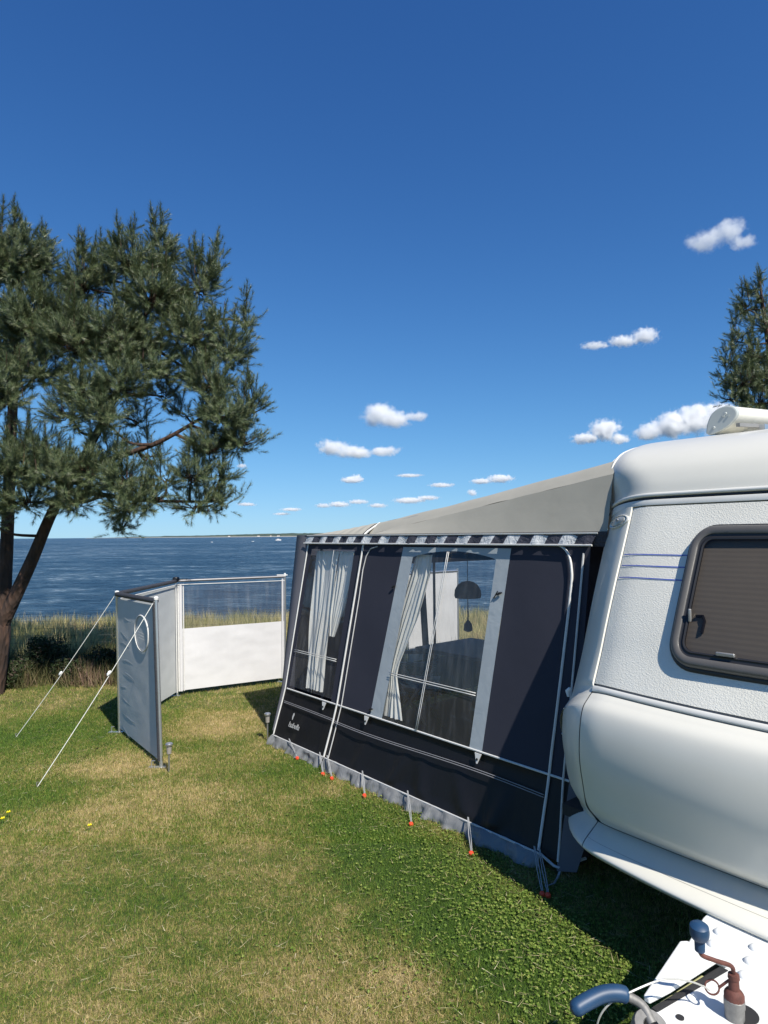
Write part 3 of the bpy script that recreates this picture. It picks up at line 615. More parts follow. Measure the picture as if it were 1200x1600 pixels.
def pine(name, label, base, limbs, pads, seed, density=1.0, size=1.0):
    rr = np.random.default_rng(seed); root = thing(name, label, 'tree', base)
    b = MB()
    for path, rads in limbs: b.tube(cat_rom(path, 6), list(np.interp(np.linspace(0, 1, (len(path) - 1) * 6 + 1), np.linspace(0, 1, len(rads)), rads)), 10)
    b.build('trunk', M['bark'], root)
    limb_pts = np.array([p for path, _ in limbs for p in cat_rom(path, 6)])
    br = MB(); shoots = []
    for (c, rx, rz, dn) in pads:
        c = np.array(c)
        lp = limb_pts[np.argmin(np.linalg.norm((limb_pts - c) * np.array([1, 1, 1.6]), axis=1) + 0.9 * np.clip(limb_pts[:, 2] - c[2] + .25, 0, 9))]
        c0 = c - np.array([0, 0, rz * .45])
        mid = (lp + c0) / 2 + np.array([0, 0, -.02]) + rr.normal(0, .05, 3)
        path = cat_rom([lp, mid, c0], 5); r0 = .022 * size * (0.6 + rx)
        br.tube(path, list(np.linspace(r0, .008 * size, len(path))), 6)
        n = int(400 * dn * density * (rx * rx * rz) ** 0.66 / 0.11)
        nt_ = max(6, n // 7)
        for t in range(nt_):
            d = rr.normal(0, 1, 3); d /= np.linalg.norm(d); d[2] = d[2] * .8 + .25
            q = c0 + np.array([d[0] * rx, d[1] * rx, (d[2]) * rz]) * rr.uniform(.35, .85)
            br.tube([c0 + rr.normal(0, .03, 3), (c0 + q) / 2 + np.array([0, 0, -.02]), q], [.007 * size, .005 * size, .003 * size], 4)
            for k in range(7):
                e = rr.normal(0, 1, 3); e /= np.linalg.norm(e)
                pos = q + e * rr.uniform(.0, .13) * size
                out = (pos - c0) / np.array([rx, rx, rz]); nl = np.linalg.norm(out) + 1e-6
                dr = out / nl * .85 + np.array([0, 0, .55]) + rr.normal(0, .32, 3)
                shoots.append((pos, dr, size * rr.uniform(.5, 1.08)))
        # upright leaders: columns of stacked shoots on the top of each pad
        for k in range(int(6 * dn * rx / .35)):
            an = rr.uniform(0, 6.28); f = rr.uniform(0, .75); q = c + np.array([math.cos(an) * rx * f, math.sin(an) * rx * f, rz * (.15 + .35 * (1 - f))])
            ax = np.array([rr.normal(0, .10), rr.normal(0, .10), 1.0]); m_ = int(rr.integers(2, 5))
            br.tube([q - ax * .12, q + ax * .09 * m_ * size], [.006 * size, .003 * size], 4)
            for j in range(m_):
                shoots.append((q + ax * .085 * j * size, ax + rr.normal(0, .08, 3), size * (1.12 - .12 * j)))
                for _ in range(2): e = rr.normal(0, 1, 3); e[2] = .9; shoots.append((q + ax * .06 * j * size, e, size * .75))
    o = br.build('branches', M['bark'], root); o['kind'] = 'stuff'
    V, F = pine_needles(shoots); o = fast_mesh('crown', V, F, M['needles'], root, off=base); o['kind'] = 'stuff'
    print(name, 'shoots', len(shoots), 'tris', len(F)); return root
TB = Vector((-4.2, 6.85, 0.02)); 
def T(x, y, Y): return tuple(far(x, y, Y))
limbs = [([tuple(TB - Vector((0, 0, .15))), T(-2, 1000, 6.85), T(4, 960, 6.85), T(8, 900, 6.85), T(12, 820, 6.87), T(16, 720, 6.9), T(22, 600, 6.95), T(30, 480, 7.0)], [.13, .11, .075, .068, .062, .055, .045, .02]),
         ([T(-3, 985, 6.85), T(22, 935, 6.82), T(50, 875, 6.78), T(82, 800, 6.72), T(120, 735, 6.7), T(165, 650, 6.7), T(205, 560, 6.7), T(240, 450, 6.75)], [.085, .07, .062, .052, .045, .036, .028, .014]),
         ([T(120, 735, 6.7), T(180, 715, 6.65), T(250, 690, 6.6), T(320, 650, 6.6)], [.04, .032, .024, .014]),
         ([T(100, 770, 6.71), T(150, 772, 6.5), T(230, 782, 6.42), T(330, 784, 6.5)], [.03, .026, .018, .010]),
         ([T(205, 560, 6.7), T(260, 520, 6.8), T(320, 500, 6.85)], [.026, .02, .012]),
         ([T(4, 960, 6.85), T(-60, 880, 6.9), T(-160, 780, 7.0), T(-260, 680, 7.1)], [.07, .06, .045, .02])]
pd = [  # x, y, depth, half width px, half height px, density
    (20, 385, 6.9, 62, 84, 1), (-40, 380, 7.2, 70, 80, 1), (70, 400, 7.1, 26, 50, .9), (130, 430, 6.8, 42, 52, 1), (165, 420, 7.1, 40, 42, .8), (205, 398, 6.7, 40, 54, 1), (252, 382, 6.9, 26, 62, 1.1), (238, 450, 6.6, 50, 60, 1),
    (312, 432, 6.8, 30, 58, 1), (336, 415, 6.95, 16, 48, 1), (300, 510, 6.7, 52, 52, 1), (358, 530, 6.8, 34, 58, 1), (384, 490, 7.0, 15, 46, .9), (330, 590, 6.6, 48, 38, .9),
    (50, 490, 6.6, 68, 60, 1.1), (120, 520, 6.5, 56, 58, 1), (185, 510, 6.5, 54, 56, 1), (-30, 560, 6.7, 55, 60, 1), (60, 570, 6.45, 55, 35, .9), (130, 600, 6.35, 50, 42, 1), (190, 590, 6.3, 45, 45, 1), (240, 560, 6.6, 42, 45, .9),
    (12, 610, 6.2, 40, 42, 1.2), (165, 645, 6.2, 42, 32, 1), (110, 640, 6.4, 40, 26, .8), (350, 640, 6.5, 46, 42, 1), (392, 625, 6.7, 26, 42, 1), (375, 680, 6.6, 36, 34, 1), (325, 690, 6.5, 38, 36, .9),
    (300, 735, 6.4, 36, 30, .9), (345, 735, 6.6, 26, 26, .8), (25, 720, 6.2, 50, 42, 1.2), (85, 730, 6.1, 48, 42, 1.2), (140, 725, 6.15, 42, 36, 1.1), (190, 740, 6.1, 36, 38, 1.1), (40, 775, 6.3, 45, 28, 1), (120, 775, 6.2, 50, 24, .9), (200, 785, 6.2, 45, 22, .9), (235, 770, 6.3, 34, 24, .8),
    (310, 785, 6.5, 42, 14, .9), (345, 782, 6.6, 26, 12, .8), (190, 823, 6.3, 12, 5, .4), (-60, 660, 6.6, 50, 50, 1), (-70, 760, 6.6, 50, 45, 1), (-20, 800, 6.3, 30, 26, 1),
    (-110, 460, 7.2, 70, 80, .9), (-150, 600, 7.0, 70, 70, .8), (-190, 720, 7.0, 60, 50, .8), (215, 650, 6.9, 34, 26, .4), (180, 700, 6.8, 34, 20, .35), (232, 705, 6.8, 26, 22, .4), (260, 740, 6.6, 26, 24, .6), (255, 610, 6.9, 36, 24, .4), (90, 480, 7.7, 70, 70, .6), (200, 520, 7.7, 70, 70, .6), (0, 520, 7.9, 80, 80, .6), (300, 560, 7.5, 50, 50, .5), (270, 470, 7.4, 40, 50, .6), (60, 690, 7.6, 70, 30, .3), (290, 640, 7.3, 30, 22, .35)]
pads = [(T(x, y, Y), rx * .90 * Y / FPX, rz * .86 * Y / FPX, dn) for (x, y, Y, rx, rz, dn) in pd]
pine('pine_tree', 'large dark green pine with forked trunk at the left, between lawn and sea', tuple(TB), limbs, pads, 3, density=1.0)
B2 = (7.55, 12.2, 0.0)
limbs2 = [([(7.55, 12.2, -.2), (7.5, 12.15, 2.4), (7.35, 12.0, 4.6), T(1187, 440, 12.0)], [.14, .11, .06, .015])]
pd2 = [(1187, 450, 12, 13, 34, 1), (1168, 470, 12, 11, 28, .9), (1160, 478, 12.1, 7, 26, .8), (1195, 500, 12, 28, 26, .9), (1150, 520, 12, 11, 30, 1), (1175, 545, 11.8, 24, 26, .9), (1140, 555, 12, 14, 30, 1), (1205, 580, 11.8, 30, 24, 1), (1160, 590, 11.7, 28, 26, 1), (1132, 585, 12.1, 9, 22, .8),
       (1185, 620, 11.7, 30, 22, 1), (1140, 615, 11.8, 18, 20, .9), (1215, 640, 11.8, 36, 26, 1), (1160, 640, 11.8, 28, 18, .9), (1240, 560, 12.2, 36, 40, 1), (1230, 500, 12.2, 22, 30, .8), (1250, 620, 12.2, 36, 40, 1), (1200, 680, 12, 50, 30, 1), (1260, 690, 12.2, 50, 40, 1), (1180, 570, 12.8, 34, 50, .6)]
pads2 = [(T(x, y, Y), rx * Y / FPX, rz * Y / FPX, dn) for (x, y, Y, rx, rz, dn) in pd2]
pine('pine_tree', 'narrow pine top rising behind the caravan roof at the right edge', B2, limbs2, pads2, 5, density=.42, size=1.15)

# ------------------------------------------------------------------ caravan
CW = 2.2
PROF = [(-.245, .285), (-.263, .306), (-.240, .328), (-.160, .368), (-.165, .379), (-.235, .47), (-.265, .58), (-.288, .70), (-.282, .82), (-.255, .91), (-.205, .952), (-.178, .970), (-.165, .99), (-.10, 1.12), (-.045, 1.25), (.03, 1.42), (.110, 1.59), (.195, 1.77), (.212, 1.82), (.245, 1.90), (.30, 1.98), (.39, 2.05), (.52, 2.105), (.72, 2.15), (1.05, 2.19), (1.6, 2.235), (2.6, 2.30), (4.8, 2.36), (5.45, 2.25), (5.6, 1.9), (5.65, 1.2), (5.6, .4)]
PD = cat_rom(PROF, 8); PW = np.array([p[0] for p in PD]); PZ = np.array([p[1] for p in PD]); NP = len(PD)
IDX = {i: i * 8 for i in range(len(PROF))}
def smooth01(t): t = min(1, max(0, t)); return t * t * (3 - 2 * t)
def pin(t):      # t: index (float) into the dense profile -> w, z, normal (outward)
    t = min(NP - 1.001, max(0, t)); i = int(t); f = t - i
    w = PW[i] + (PW[i + 1] - PW[i]) * f; z = PZ[i] + (PZ[i + 1] - PZ[i]) * f
    a, b_ = max(0, i - 2), min(NP - 1, i + 3); dw, dz = PW[b_] - PW[a], PZ[b_] - PZ[a]; L_ = math.hypot(dw, dz)
    return w, z, (-dz / L_, dw / L_)
def S(t, u, h=0.0):
    w, z, n = pin(t)
    r = .40 - .24 * smooth01((z - 1.85) / .25)
    uu = min(u, CW - u); uu = max(0, uu)
    e = 0 if uu >= r else r - math.sqrt(max(0, r * r - (r - uu) ** 2))
    q = (1.1 - u) / 1.1
    B = (.17 - .08 * smooth01((z - 1.0) / .8)) * (1 - smooth01((w - .2) / .6)) + (.10 * (1 - smooth01((z - .29) / .09)))
    bow = B * (1 - q * q) - B * .30
    hh = h - e * (1 if z > .45 else (.75 + .25 * smooth01((z - .28) / .17)))
    nn = n if z > .45 else (lambda k: (n[0] * k - (1 - k), n[1] * k))(smooth01((z - .36) / .09))
    ln = math.hypot(*nn) or 1
    side = 0
    if uu < r and h: # push thickness also sideways at the corner
        c = (r - uu) / r; side = (-1 if u < 1.1 else 1) * h * c; hh = h * math.sqrt(max(0, 1 - c * c)) - e
    lift = .06 * (1 - q * q) * (1 - smooth01((z - .36) / .16))
    return (u + side, w + nn[0] / ln * hh - bow, z + nn[1] / ln * hh + lift)
def tz(z):       # index of the front-face profile at height z
    i0, i1 = IDX[4], IDX[24]
    return float(np.interp(z, PZ[i0:i1], np.arange(i0, i1)))
def Fr(u, z, h=0.0): return S(tz(z), u, h)
cv = thing('caravan', 'white touring caravan with rounded nose, hammered front panel and dark front window, at right', 'caravan', LW(1.1, 2.6, 0), rz=FR, off=(1.1, 2.6, 0))
def patch(name, t0, t1, u0, u1, m, nu=24, nv=None, h=0.0, solid=0.0, parent=None, ufn=None, hfn=None):
    nv = nv or max(2, int(t1 - t0)); b = MB()
    def fn(a, c):
        t = t0 + (t1 - t0) * c; ua, ub = (ufn(t) if ufn else (u0, u1)); u = ua + (ub - ua) * a
        return S(t, u, h + (hfn(a, c) if hfn else 0))
    b.grid(fn, nu, nv); return b.build(name, m, parent or cv, solid=solid, angle=60)
# inner shell just under the outer panels (also the roof, rear and dark joints)
i_cap = IDX[18]
b = MB()
us = [0, .01, .03, .06, .1, .16, .24, .34, .5, .8, 1.1, 1.4, 1.7, 1.86, 1.96, 2.04, 2.1, 2.14, 2.17, 2.19, 2.2]
b.add([S(t, u, -.006) for t in range(0, i_cap + 8) for u in us], [(j * len(us) + i, j * len(us) + i + 1, (j + 1) * len(us) + i + 1, (j + 1) * len(us) + i) for j in range(i_cap + 7) for i in range(len(us) - 1)])
b.build('shell', M['greyseal'], cv)
b = MB()
ti = list(range(IDX[20], NP))
b.add([S(t, u, -.003) for t in ti for u in us], [(j * len(us) + i, j * len(us) + i + 1, (j + 1) * len(us) + i + 1, (j + 1) * len(us) + i) for j in range(len(ti) - 1) for i in range(len(us) - 1)])
b.build('roof', M['gelcoat'], cv)
for nm_, u in (('side_wall', 0.0), ('side_wall', CW)):
    b = MB(); ring = [S(t, u, -.003) for t in range(0, NP, 2)]
    ring = [(u, p[1], p[2]) for p in ring]; b.add(ring, [tuple(range(len(ring)))]); b.build(nm_, M['gelcoat'], cv, smooth=False)
b = MB(); b.box((1.1, 2.65, .36), (2.06, 5.5, .05)); b.build('floor', M['hull_dark'], cv)
G = .0022
# lower front: valance with lip, bulging lower panel, corner panels
UL, UR = .30, CW - .30
patch('bumper_lip', IDX[0], IDX[2] + 1, UL + G, UR - G, M['gelcoat'], 40, 12)
patch('front_valance', IDX[2] + 1.1, IDX[4] - 1.2, UL + G, UR - G, M['gelcoat'], 40, 14)
patch('lower_front_panel', IDX[4] + .6, IDX[11] - 1, UL + G, UR - G, M['gelcoat'], 40, 60, ufn=lambda t: ((UL + G + .03 * (1 - smooth01((t - IDX[4]) / 14))), (UR - G - .03 * (1 - smooth01((t - IDX[4]) / 14)))), h=.001)
for sgn in (0, 1):
    f = (lambda u: u) if not sgn else (lambda u: CW - u)
    def uf(t, f=f): a, c = f(0.0), f(UL - G); return (a, c)
    b = MB(); t0, t1 = IDX[0], IDX[17] + 1
    us2 = [f(x) for x in (0, .002, .008, .02, .04, .07, .11, .16, .21, .255, .28, UL - G - .004, UL - G)]
    hs2 = [.002] * 8 + [.006, .009, .010, .008, -.004]
    b.add([S(t, u, (hh if t > IDX[12] else .002)) for t in range(t0, t1 + 1) for u, hh in zip(us2, hs2)], [(j * 13 + i, j * 13 + i + 1, (j + 1) * 13 + i + 1, (j + 1) * 13 + i) for j in range(t1 - t0) for i in range(12)])
    b.build('corner_panel', M['gelcoat'], cv)
# hammered front panel and trims
patch('front_panel', IDX[12] + 1, IDX[17] + .5, UL + G, UR - G, M['hammer'], 40, 40, h=.001)
def strip(name, zlo, zhi, u0, u1, m, h=.012, n=48, parent=None):
    """moulded strip that runs across the front"""
    b = MB(); prof = [(zlo, -.004), (zlo, h * .7), (zlo + (zhi - zlo) * .2, h), (zhi - (zhi - zlo) * .2, h), (zhi, h * .7), (zhi, -.004)]
    vs = [Fr(u0 + (u1 - u0) * i / n, z, hh) for i in range(n + 1) for z, hh in prof]; k = len(prof)
    fs = [(i * k + j, (i + 1) * k + j, (i + 1) * k + (j + 1) % k, i * k + (j + 1) % k) for i in range(n) for j in range(k)]
    fs += [tuple(range(k)), tuple(n * k + j for j in range(k - 1, -1, -1))]
    b.add(vs, fs); return b.build(name, m, parent or cv, angle=50)
strip('lower_trim', .972, .992, UL + G, UR - G, M['trim'], .008)
strip('upper_trim', 1.782, 1.808, .06, CW - .06, M['trim'], .006)
strip('shadow_gap', 1.812, 1.819, .10, CW - .10, M['gap'], .003)
strip('cap_lip', 1.822, 1.838, .10, CW - .10, M['trim'], .012)
patch('front_cap', tz(1.838), IDX[24], .10, CW - .10, M['gelcoat'], 50, 50, h=.004)
# edge rails that follow the side profile (awning rail and cap piping)
for u_, nm_, r_, m_ in ((.052, 'awning_rail', .011, M['trim']), (.088, 'cap_piping', .007, M['trim']), (.073, 'rail_seal', .006, M['greyseal']), (CW - .052, 'awning_rail', .011, M['trim'])):
    b = MB(); b.tube([S(t, u_, .004) for t in np.arange(tz(1.80), IDX[26], 1.5)], r_, 8); b.build(nm_, m_, cv)
b = MB(); b.tube([S(t, .006, .002) for t in np.arange(IDX[5], IDX[26], 2.0)], .009, 6); b.build('keder_rail', M['alu'], cv)
# blue lines
for z in (1.555, 1.505, 1.452):
    b = MB(); b.grid(lambda a, c: Fr(UL + .01 + (.63 - UL) * a, z + .0042 * (c - .5), .0035), 24, 1); b.build('blue_line', M['blue_line'], cv)
# position lamp
def oval(c_u, c_z, ru, rz_, prof, name, m, parent, k=28):
    b = MB(); vs = []
    for s_, h in prof:
        for i in range(k): a = 2 * math.pi * i / k; vs.append(Fr(c_u + ru * s_ * math.cos(a), c_z + rz_ * s_ * math.sin(a), h))
    fs = [(j * k + i, j * k + (i + 1) % k, (j + 1) * k + (i + 1) % k, (j + 1) * k + i) for j in range(len(prof) - 1) for i in range(k)] + [tuple((len(prof) - 1) * k + i for i in range(k))]
    b.add(vs, fs); return b.build(name, m, parent)
lm = oval(.225, 1.722, .064, .026, [(1.12, .004), (1.1, .016), (1.0, .018), (.95, .010)], 'position_lamp', M['trim'], cv)
oval(.225, 1.722, .057, .022, [(1, .009), (.85, .019), (.4, .023)], 'lamp_lens', M['lens'], lm)
oval(.228, 1.725, .011, .008, [(1, .020), (.7, .027)], 'bulb', M['latch'], lm)
# lower side recess light
lo = oval(.065, .345, .030, .055, [(1.1, .003), (1, .004), (.9, -.003)], 'side_marker', M['greyseal'], cv)
oval(.065, .362, .024, .035, [(1, .001), (.6, .006)], 'marker_lens', M['lens_amber'], lo)
# small white grip on the corner
b = MB(); p = S(tz(.975), .03, .02); b.tube([(p[0] - .005, p[1] - .004, p[2] + .022), (p[0] - .018, p[1] - .006, p[2] + .006), (p[0] - .014, p[1] - .006, p[2] - .022)], [.007, .012, .006], 8); b.build('corner_clip', M['plastic_w'], cv)

# window
WU0, WU1, WZ0, WZ1, WR = .635, 1.565, 1.125, 1.672, .095
def rr_path(inset, k=8):
    u0, u1, z0, z1, r = WU0 + inset, WU1 - inset, WZ0 + inset, WZ1 - inset, max(.02, WR - inset)
    pts = []
    for cx, cz, a0 in ((u1 - r, z0 + r, -90), (u1 - r, z1 - r, 0), (u0 + r, z1 - r, 90), (u0 + r, z0 + r, 180)):
        for i in range(k + 1): a = R(a0 + 90 * i / k); pts.append((cx + r * math.cos(a), cz + r * math.sin(a)))
    out = []
    for i, p in enumerate(pts):       # subdivide long edges so that they follow the bow
        q = pts[(i + 1) % len(pts)]; n = max(1, int(math.dist(p, q) / .06))
        out += [(p[0] + (q[0] - p[0]) * j / n, p[1] + (q[1] - p[1]) * j / n) for j in range(n)]
    return out
def ring(prof, name, m, parent):
    b = MB(); base = rr_path(0); k = len(base)
    def ins(p, d):
        u0, u1, z0, z1, r = WU0, WU1, WZ0, WZ1, WR
        cx = min(max(p[0], u0 + r), u1 - r); cz = min(max(p[1], z0 + r), z1 - r); dx, dz = p[0] - cx, p[1] - cz; L_ = math.hypot(dx, dz) or 1
        return (p[0] - dx / L_ * d, p[1] - dz / L_ * d)
    vs = [Fr(*ins(p, d), h) for d, h in prof for p in base]
    b.add(vs, [(j * k + i, j * k + (i + 1) % k, (j + 1) * k + (i + 1) % k, (j + 1) * k + i) for j in range(len(prof) - 1) for i in range(k)])
    return b.build(name, m, parent, angle=50)
wn = ring([(-.012, 0), (-.012, .006), (-.004, .012), (.004, .013), (.008, .010)], 'front_window', M['seal_black'], cv)
ring([(.002, .006), (.002, .026), (.008, .034), (.018, .037), (.030, .035), (.036, .030)], 'outer_frame', M['frame_grey'], wn)
ring([(.034, .028), (.040, .024), (.048, .024), (.052, .028), (.058, .026), (.060, .018)], 'inner_frame', M['seal_black'], wn)
def face(ins_, h, name, m, parent, pleat=0.0, nz=60):
    b = MB(); u0, u1, z0, z1 = WU0 + ins_, WU1 - ins_, WZ0 + ins_, WZ1 - ins_; r = WR - ins_
    def fn(a, c):
        z = z0 + (z1 - z0) * c; dz = max(0, (z0 + r) - z, z - (z1 - r)); ex = r - math.sqrt(max(0, r * r - dz * dz)) if r > 0 else 0
        return Fr(u0 + ex + (u1 - u0 - 2 * ex) * a, z, h + (pleat * (int(round(c * nz)) % 2)))
    b.grid(fn, 24, nz); return b.build(name, m, parent, smooth=not pleat)
face(.045, .004, 'pleated_blind', M['blind'], wn, pleat=.0005, nz=46)
face(.050, .0235, 'pane', M['acrylic'], wn, nz=40)
for (u, z, vert) in ((.700, 1.31, True), (.86, 1.186, False)):
    b = MB(); c0 = Vector(Fr(u, z, .034)); d = (.010, .014, .052) if vert else (.066, .014, .014)
    b.box(c0, d); b.build('latch', M['latch'], wn, bevel=.003)
b = MB(); b.tube([Fr(.715, 1.315, .012), Fr(.742, 1.318, .012), Fr(.752, 1.30, .012), Fr(.750, 1.255, .012)], .006, 6); b.build('latch_hook', M['seal_black'], wn)

# wheels, steady (hidden in the shade)
for u in (.18, CW - .18):
    b = MB(); b.lathe([(.16, -.09), (.30, -.09), (.32, -.06), (.32, .06), (.30, .09), (.16, .09)], (u, 3.1, .32), 28, ax=(1, 0, 0)); wl = b.build('wheel', M['rubber'], cv)
    b = MB(); b.lathe([(.02, -.1), (.17, -.095), (.17, .095), (.02, .1)], (u, 3.1, .32), 20, ax=(1, 0, 0)); b.build('rim', M['alu'], wl)
for u in (.42, CW - .42):
    b = MB(); b.tube([(u, .75, .36), (u, .35, .02)], .022, 6); b.box((u, .34, .01), (.12, .09, .02)); b.build('corner_steady', M['steel'], cv)

# drawbar with white cover plate, laid out in its own units (scale 1.115) and set under the nose
db = bpy.data.objects.new('drawbar', None); C.objects.link(db); db.parent = cv; db.scale = (1.115,) * 3
db.location = Vector((-.2133, .3127, -.1898)) - OFF[cv.name]; OFF['drawbar'] = Vector((0, 0, 0))
ZP = .48
b = MB()
outer = [(.968, -.30), (.972, -.72), (1.0, -.875), (1.10, -.877)]
plate = [(.955, -.15), (.966, -.690), (.992, -.862), (1.103, -.868), (1.087, -.955), (1.058, -1.155), (1.052, -1.30), (1.11, -1.46), (1.29, -1.46), (1.33, -1.30), (1.44, -.86), (1.45, -.15)]
b.prism(plate, ZP - .012, ZP); dc = b.build('drawbar_cover', M['plate'], db, smooth=False, bevel=.004)
du, dv = .0425, .0725
for i in range(8):
    for j in range(4):
        u = 1.032 + i * .096 + .012 * j; v = -.731 - .0715 * j
        if u > 1.42 or j > 2: continue
        bb = MB(); bb.lathe([(.0180, 0), (.0172, .004), (.014, .008), (.008, .0105), (.001, .011)], (u, v, ZP + .0002), 14); bb.build('tread_stud', M['plate'], dc)
b = MB(); fl = [(.992, -.885), (1.005, -.872), (1.030, -.876), (1.094, -.897), (1.088, -.905), (1.060, -1.158), (1.036, -1.185), (1.026, -1.175)]
b.prism([(.990, -.895), (1.003, -.878), (1.028, -.878), (1.090, -.892), (1.060, -1.10), (1.044, -1.175), (1.028, -1.175)], .490, .506)
b.build('cover_flap', M['plate'], db, smooth=False, bevel=.004)
b = MB(); b.prism([(1.046, -1.17), (1.094, -.885), (1.114, -.885), (1.062, -1.17)], ZP - .06, ZP + .002); b.build('slot_dark', M['hull_dark'], db, smooth=False)  # solid black block: the dark of the slot put in as colour
b = MB(); b.box(Vector((1.062, -1.06, .425)), (.035, .26, .08), Matrix.Rotation(R(-8), 3, 'Z')); b.build('frame_beam', M['beam'], db, bevel=.004)
for u0_, u1_ in ((1.04, 1.10), (1.40, 1.16)):
    b = MB(); p0, p1 = Vector((u0_, .3, .43)), Vector((u1_, -1.40, .43)); b.tube([p0, p1], .035, 4); b.build('drawbar_rail', M['hull_dark'], db, smooth=False)
b = MB(); b.tube([(1.18, -1.35, .44), (1.18, -1.75, .46)], [.045, .03], 12); b.lathe([(.05, -.03), (.055, 0), (.04, .04), (.01, .05)], (1.18, -1.75, .46), 14); b.build('coupling_head', M['steel'], db)
# black discs laid on the plate, colour for the dark inside its holes
for (u, v, r_) in ((1.200, -1.022, .036), (1.106, -1.148, .0095)):
    bb = MB(); bb.lathe([(r_, .0012), (r_ * .99, .0016), (r_ * .98, -.010)], (u, v, ZP + .001), 24); bb.build('hole_disc', M['hull_dark'], dc)
# jockey wheel
jw = Vector((1.193, -1.050, 0))
b = MB(); b.lathe([(.022, .20), (.022, .505), (.0235, .508), (.0235, .526), (.020, .530)], jw, 18); jp = b.build('jockey_post', M['steel'], db)
b = MB(); b.lathe([(.0225, .527), (.0225, .538), (.018, .545), (.0125, .549), (.0115, .572), (.0135, .574), (.0125, .584), (.006, .586)], jw, 16); b.build('post_collar', M['rust'], jp)
b = MB(); b.lathe([(.02, -.03), (.09, -.03), (.10, 0), (.09, .03), (.02, .03)], jw + Vector((0, 0, .262)), 20, ax=(1, 0, 0)); b.build('jockey_wheel', M['rubber'], jp)
cr = cat_rom([(1.193, -1.050, .584), (1.194, -1.056, .600), (1.191, -1.068, .612), (1.173, -1.098, .626), (1.156, -1.122, .638), (1.150, -1.128, .645), (1.150, -1.130, .656)], 5)
b = MB(); b.tube(cr, .0052, 8); b.build('crank_rod', M['rust'], jp)
b = MB(); b.lathe([(.006, 0), (.0115, .002), (.012, .028), (.011, .030), (.018, .033), (.0215, .040), (.0225, .052), (.0210, .063), (.015, .068), (.002, .070)], (1.150, -1.131, .652), 20, ax=(.05, -.12, 1)); b.build('crank_handle', M['blue_grip'], jp)
b = MB()
ringc = Vector((1.150, -1.070, .540))
b.tube([ringc + Vector((math.cos(a) * .016, math.sin(a) * .013, math.sin(a) * .010)) for a in np.linspace(0, 2 * math.pi, 20)], .0022, 6, cap=False)
b.tube([ringc + Vector((.014, .004, .004)), jw + Vector((-.010, -.004, .566))], .0036, 6); b.build('pin_ring', M['rust'], jp)
# hand brake
hb = cat_rom([(1.115, -1.300, .545), (1.085, -1.290, .566), (1.045, -1.308, .580)], 5)
b = MB(); b.tube(hb, .011, 10); br_ = b.build('hand_brake', M['steel'], db)
hg = cat_rom([(1.056, -1.301, .577), (1.040, -1.318, .582), (1.018, -1.346, .580), (.998, -1.388, .570), (.986, -1.420, .560)], 6)
b = MB(); b.tube(hg, [.014, .0175] + [.018] * (len(hg) - 5) + [.0175, .015, .008], 14); b.build('grip', M['blue_grip'], br_)
b = MB(); b.lathe([(.018, -.022), (.036, -.022), (.040, -.014), (.040, .014), (.036, .022), (.018, .022), (.017, -.015)], (1.112, -1.308, .530), 22, ax=(.35, -.2, .9)); b.build('brake_hub', M['steel'], br_)
cb = cat_rom([(.998, -1.345, .46), (1.010, -1.350, .52), (1.030, -1.335, .560), (1.065, -1.302, .590), (1.101, -1.221, .600), (1.129, -1.151, .580), (1.142, -1.095, .548), (1.150, -1.084, .538)], 8)
b = MB(); b.tube(cb, .0022, 6); b.build('breakaway_cable', M['cable'], db)

# roof awning casing
rb = thing('roof_awning_casing', 'cream rolled-up awning casing with rounded end cap on the caravan roof', 'awning case', LW(.395, 1.05, 2.19), rz=FR, off=(.395, 1.05, 2.19))
def box_sec(v, k=1.0):
    pts = [(-.095, -.055), (-.088, -.005), (-.065, .045), (-.030, .073), (.015, .082), (.052, .070), (.070, .040), (.060, .010), (.020, -.030), (-.03, -.055), (-.075, -.068)]
    P_ = cat_rom(pts + [pts[0]], 4)[:-1]
    return [(.398 + a * k, 1.02 + v, 2.272 + c * k + .086 * v) for a, c in P_]
b = MB(); n = len(box_sec(0)); st = [box_sec(.012), box_sec(1.2), box_sec(2.4), box_sec(3.6)]
b.add([p for s_ in st for p in s_], [(j * n + i, (j + 1) * n + i, (j + 1) * n + (i + 1) % n, j * n + (i + 1) % n) for j in range(3) for i in range(n)] + [tuple(3 * n + i for i in range(n))])
b.build('casing', M['boxwhite'], rb)
b = MB(); st = [box_sec(0, .93), box_sec(.002, 1.0), box_sec(.014, 1.03), box_sec(.03, 1.03), box_sec(.031, 1.0)]
b.add([p for s_ in st for p in s_], [(j * n + i, (j + 1) * n + i, (j + 1) * n + (i + 1) % n, j * n + (i + 1) % n) for j in range(4) for i in range(n)] + [tuple(range(n - 1, -1, -1))]); ec = b.build('end_cap', M['boxcap'], rb)
b = MB()
for (a, c) in ((.012, .040), (-.052, -.030), (.028, .028), (.002, .030)): b.lathe([(.009 if a < .02 else .005, 0), (.006, .004), (.001, .004)], (.398 + a, 1.019, 2.272 + c), 12, ax=(0, -1, 0))
b.build('cap_screws', M['boxcap'], ec)
b = MB()
for v in (.35, 1.6, 2.9): b.box((.44, 1.02 + v, 2.215 + .08 * v), (.12, .07, .07)); 
b.build('roof_bracket', M['alu'], rb)
b = MB(); b.box((.46, 2.2, 2.345), (.02, 2.3, .02), Matrix.Rotation(.086, 3, 'X')); b.build('drip_rail', M['greyseal'], rb)

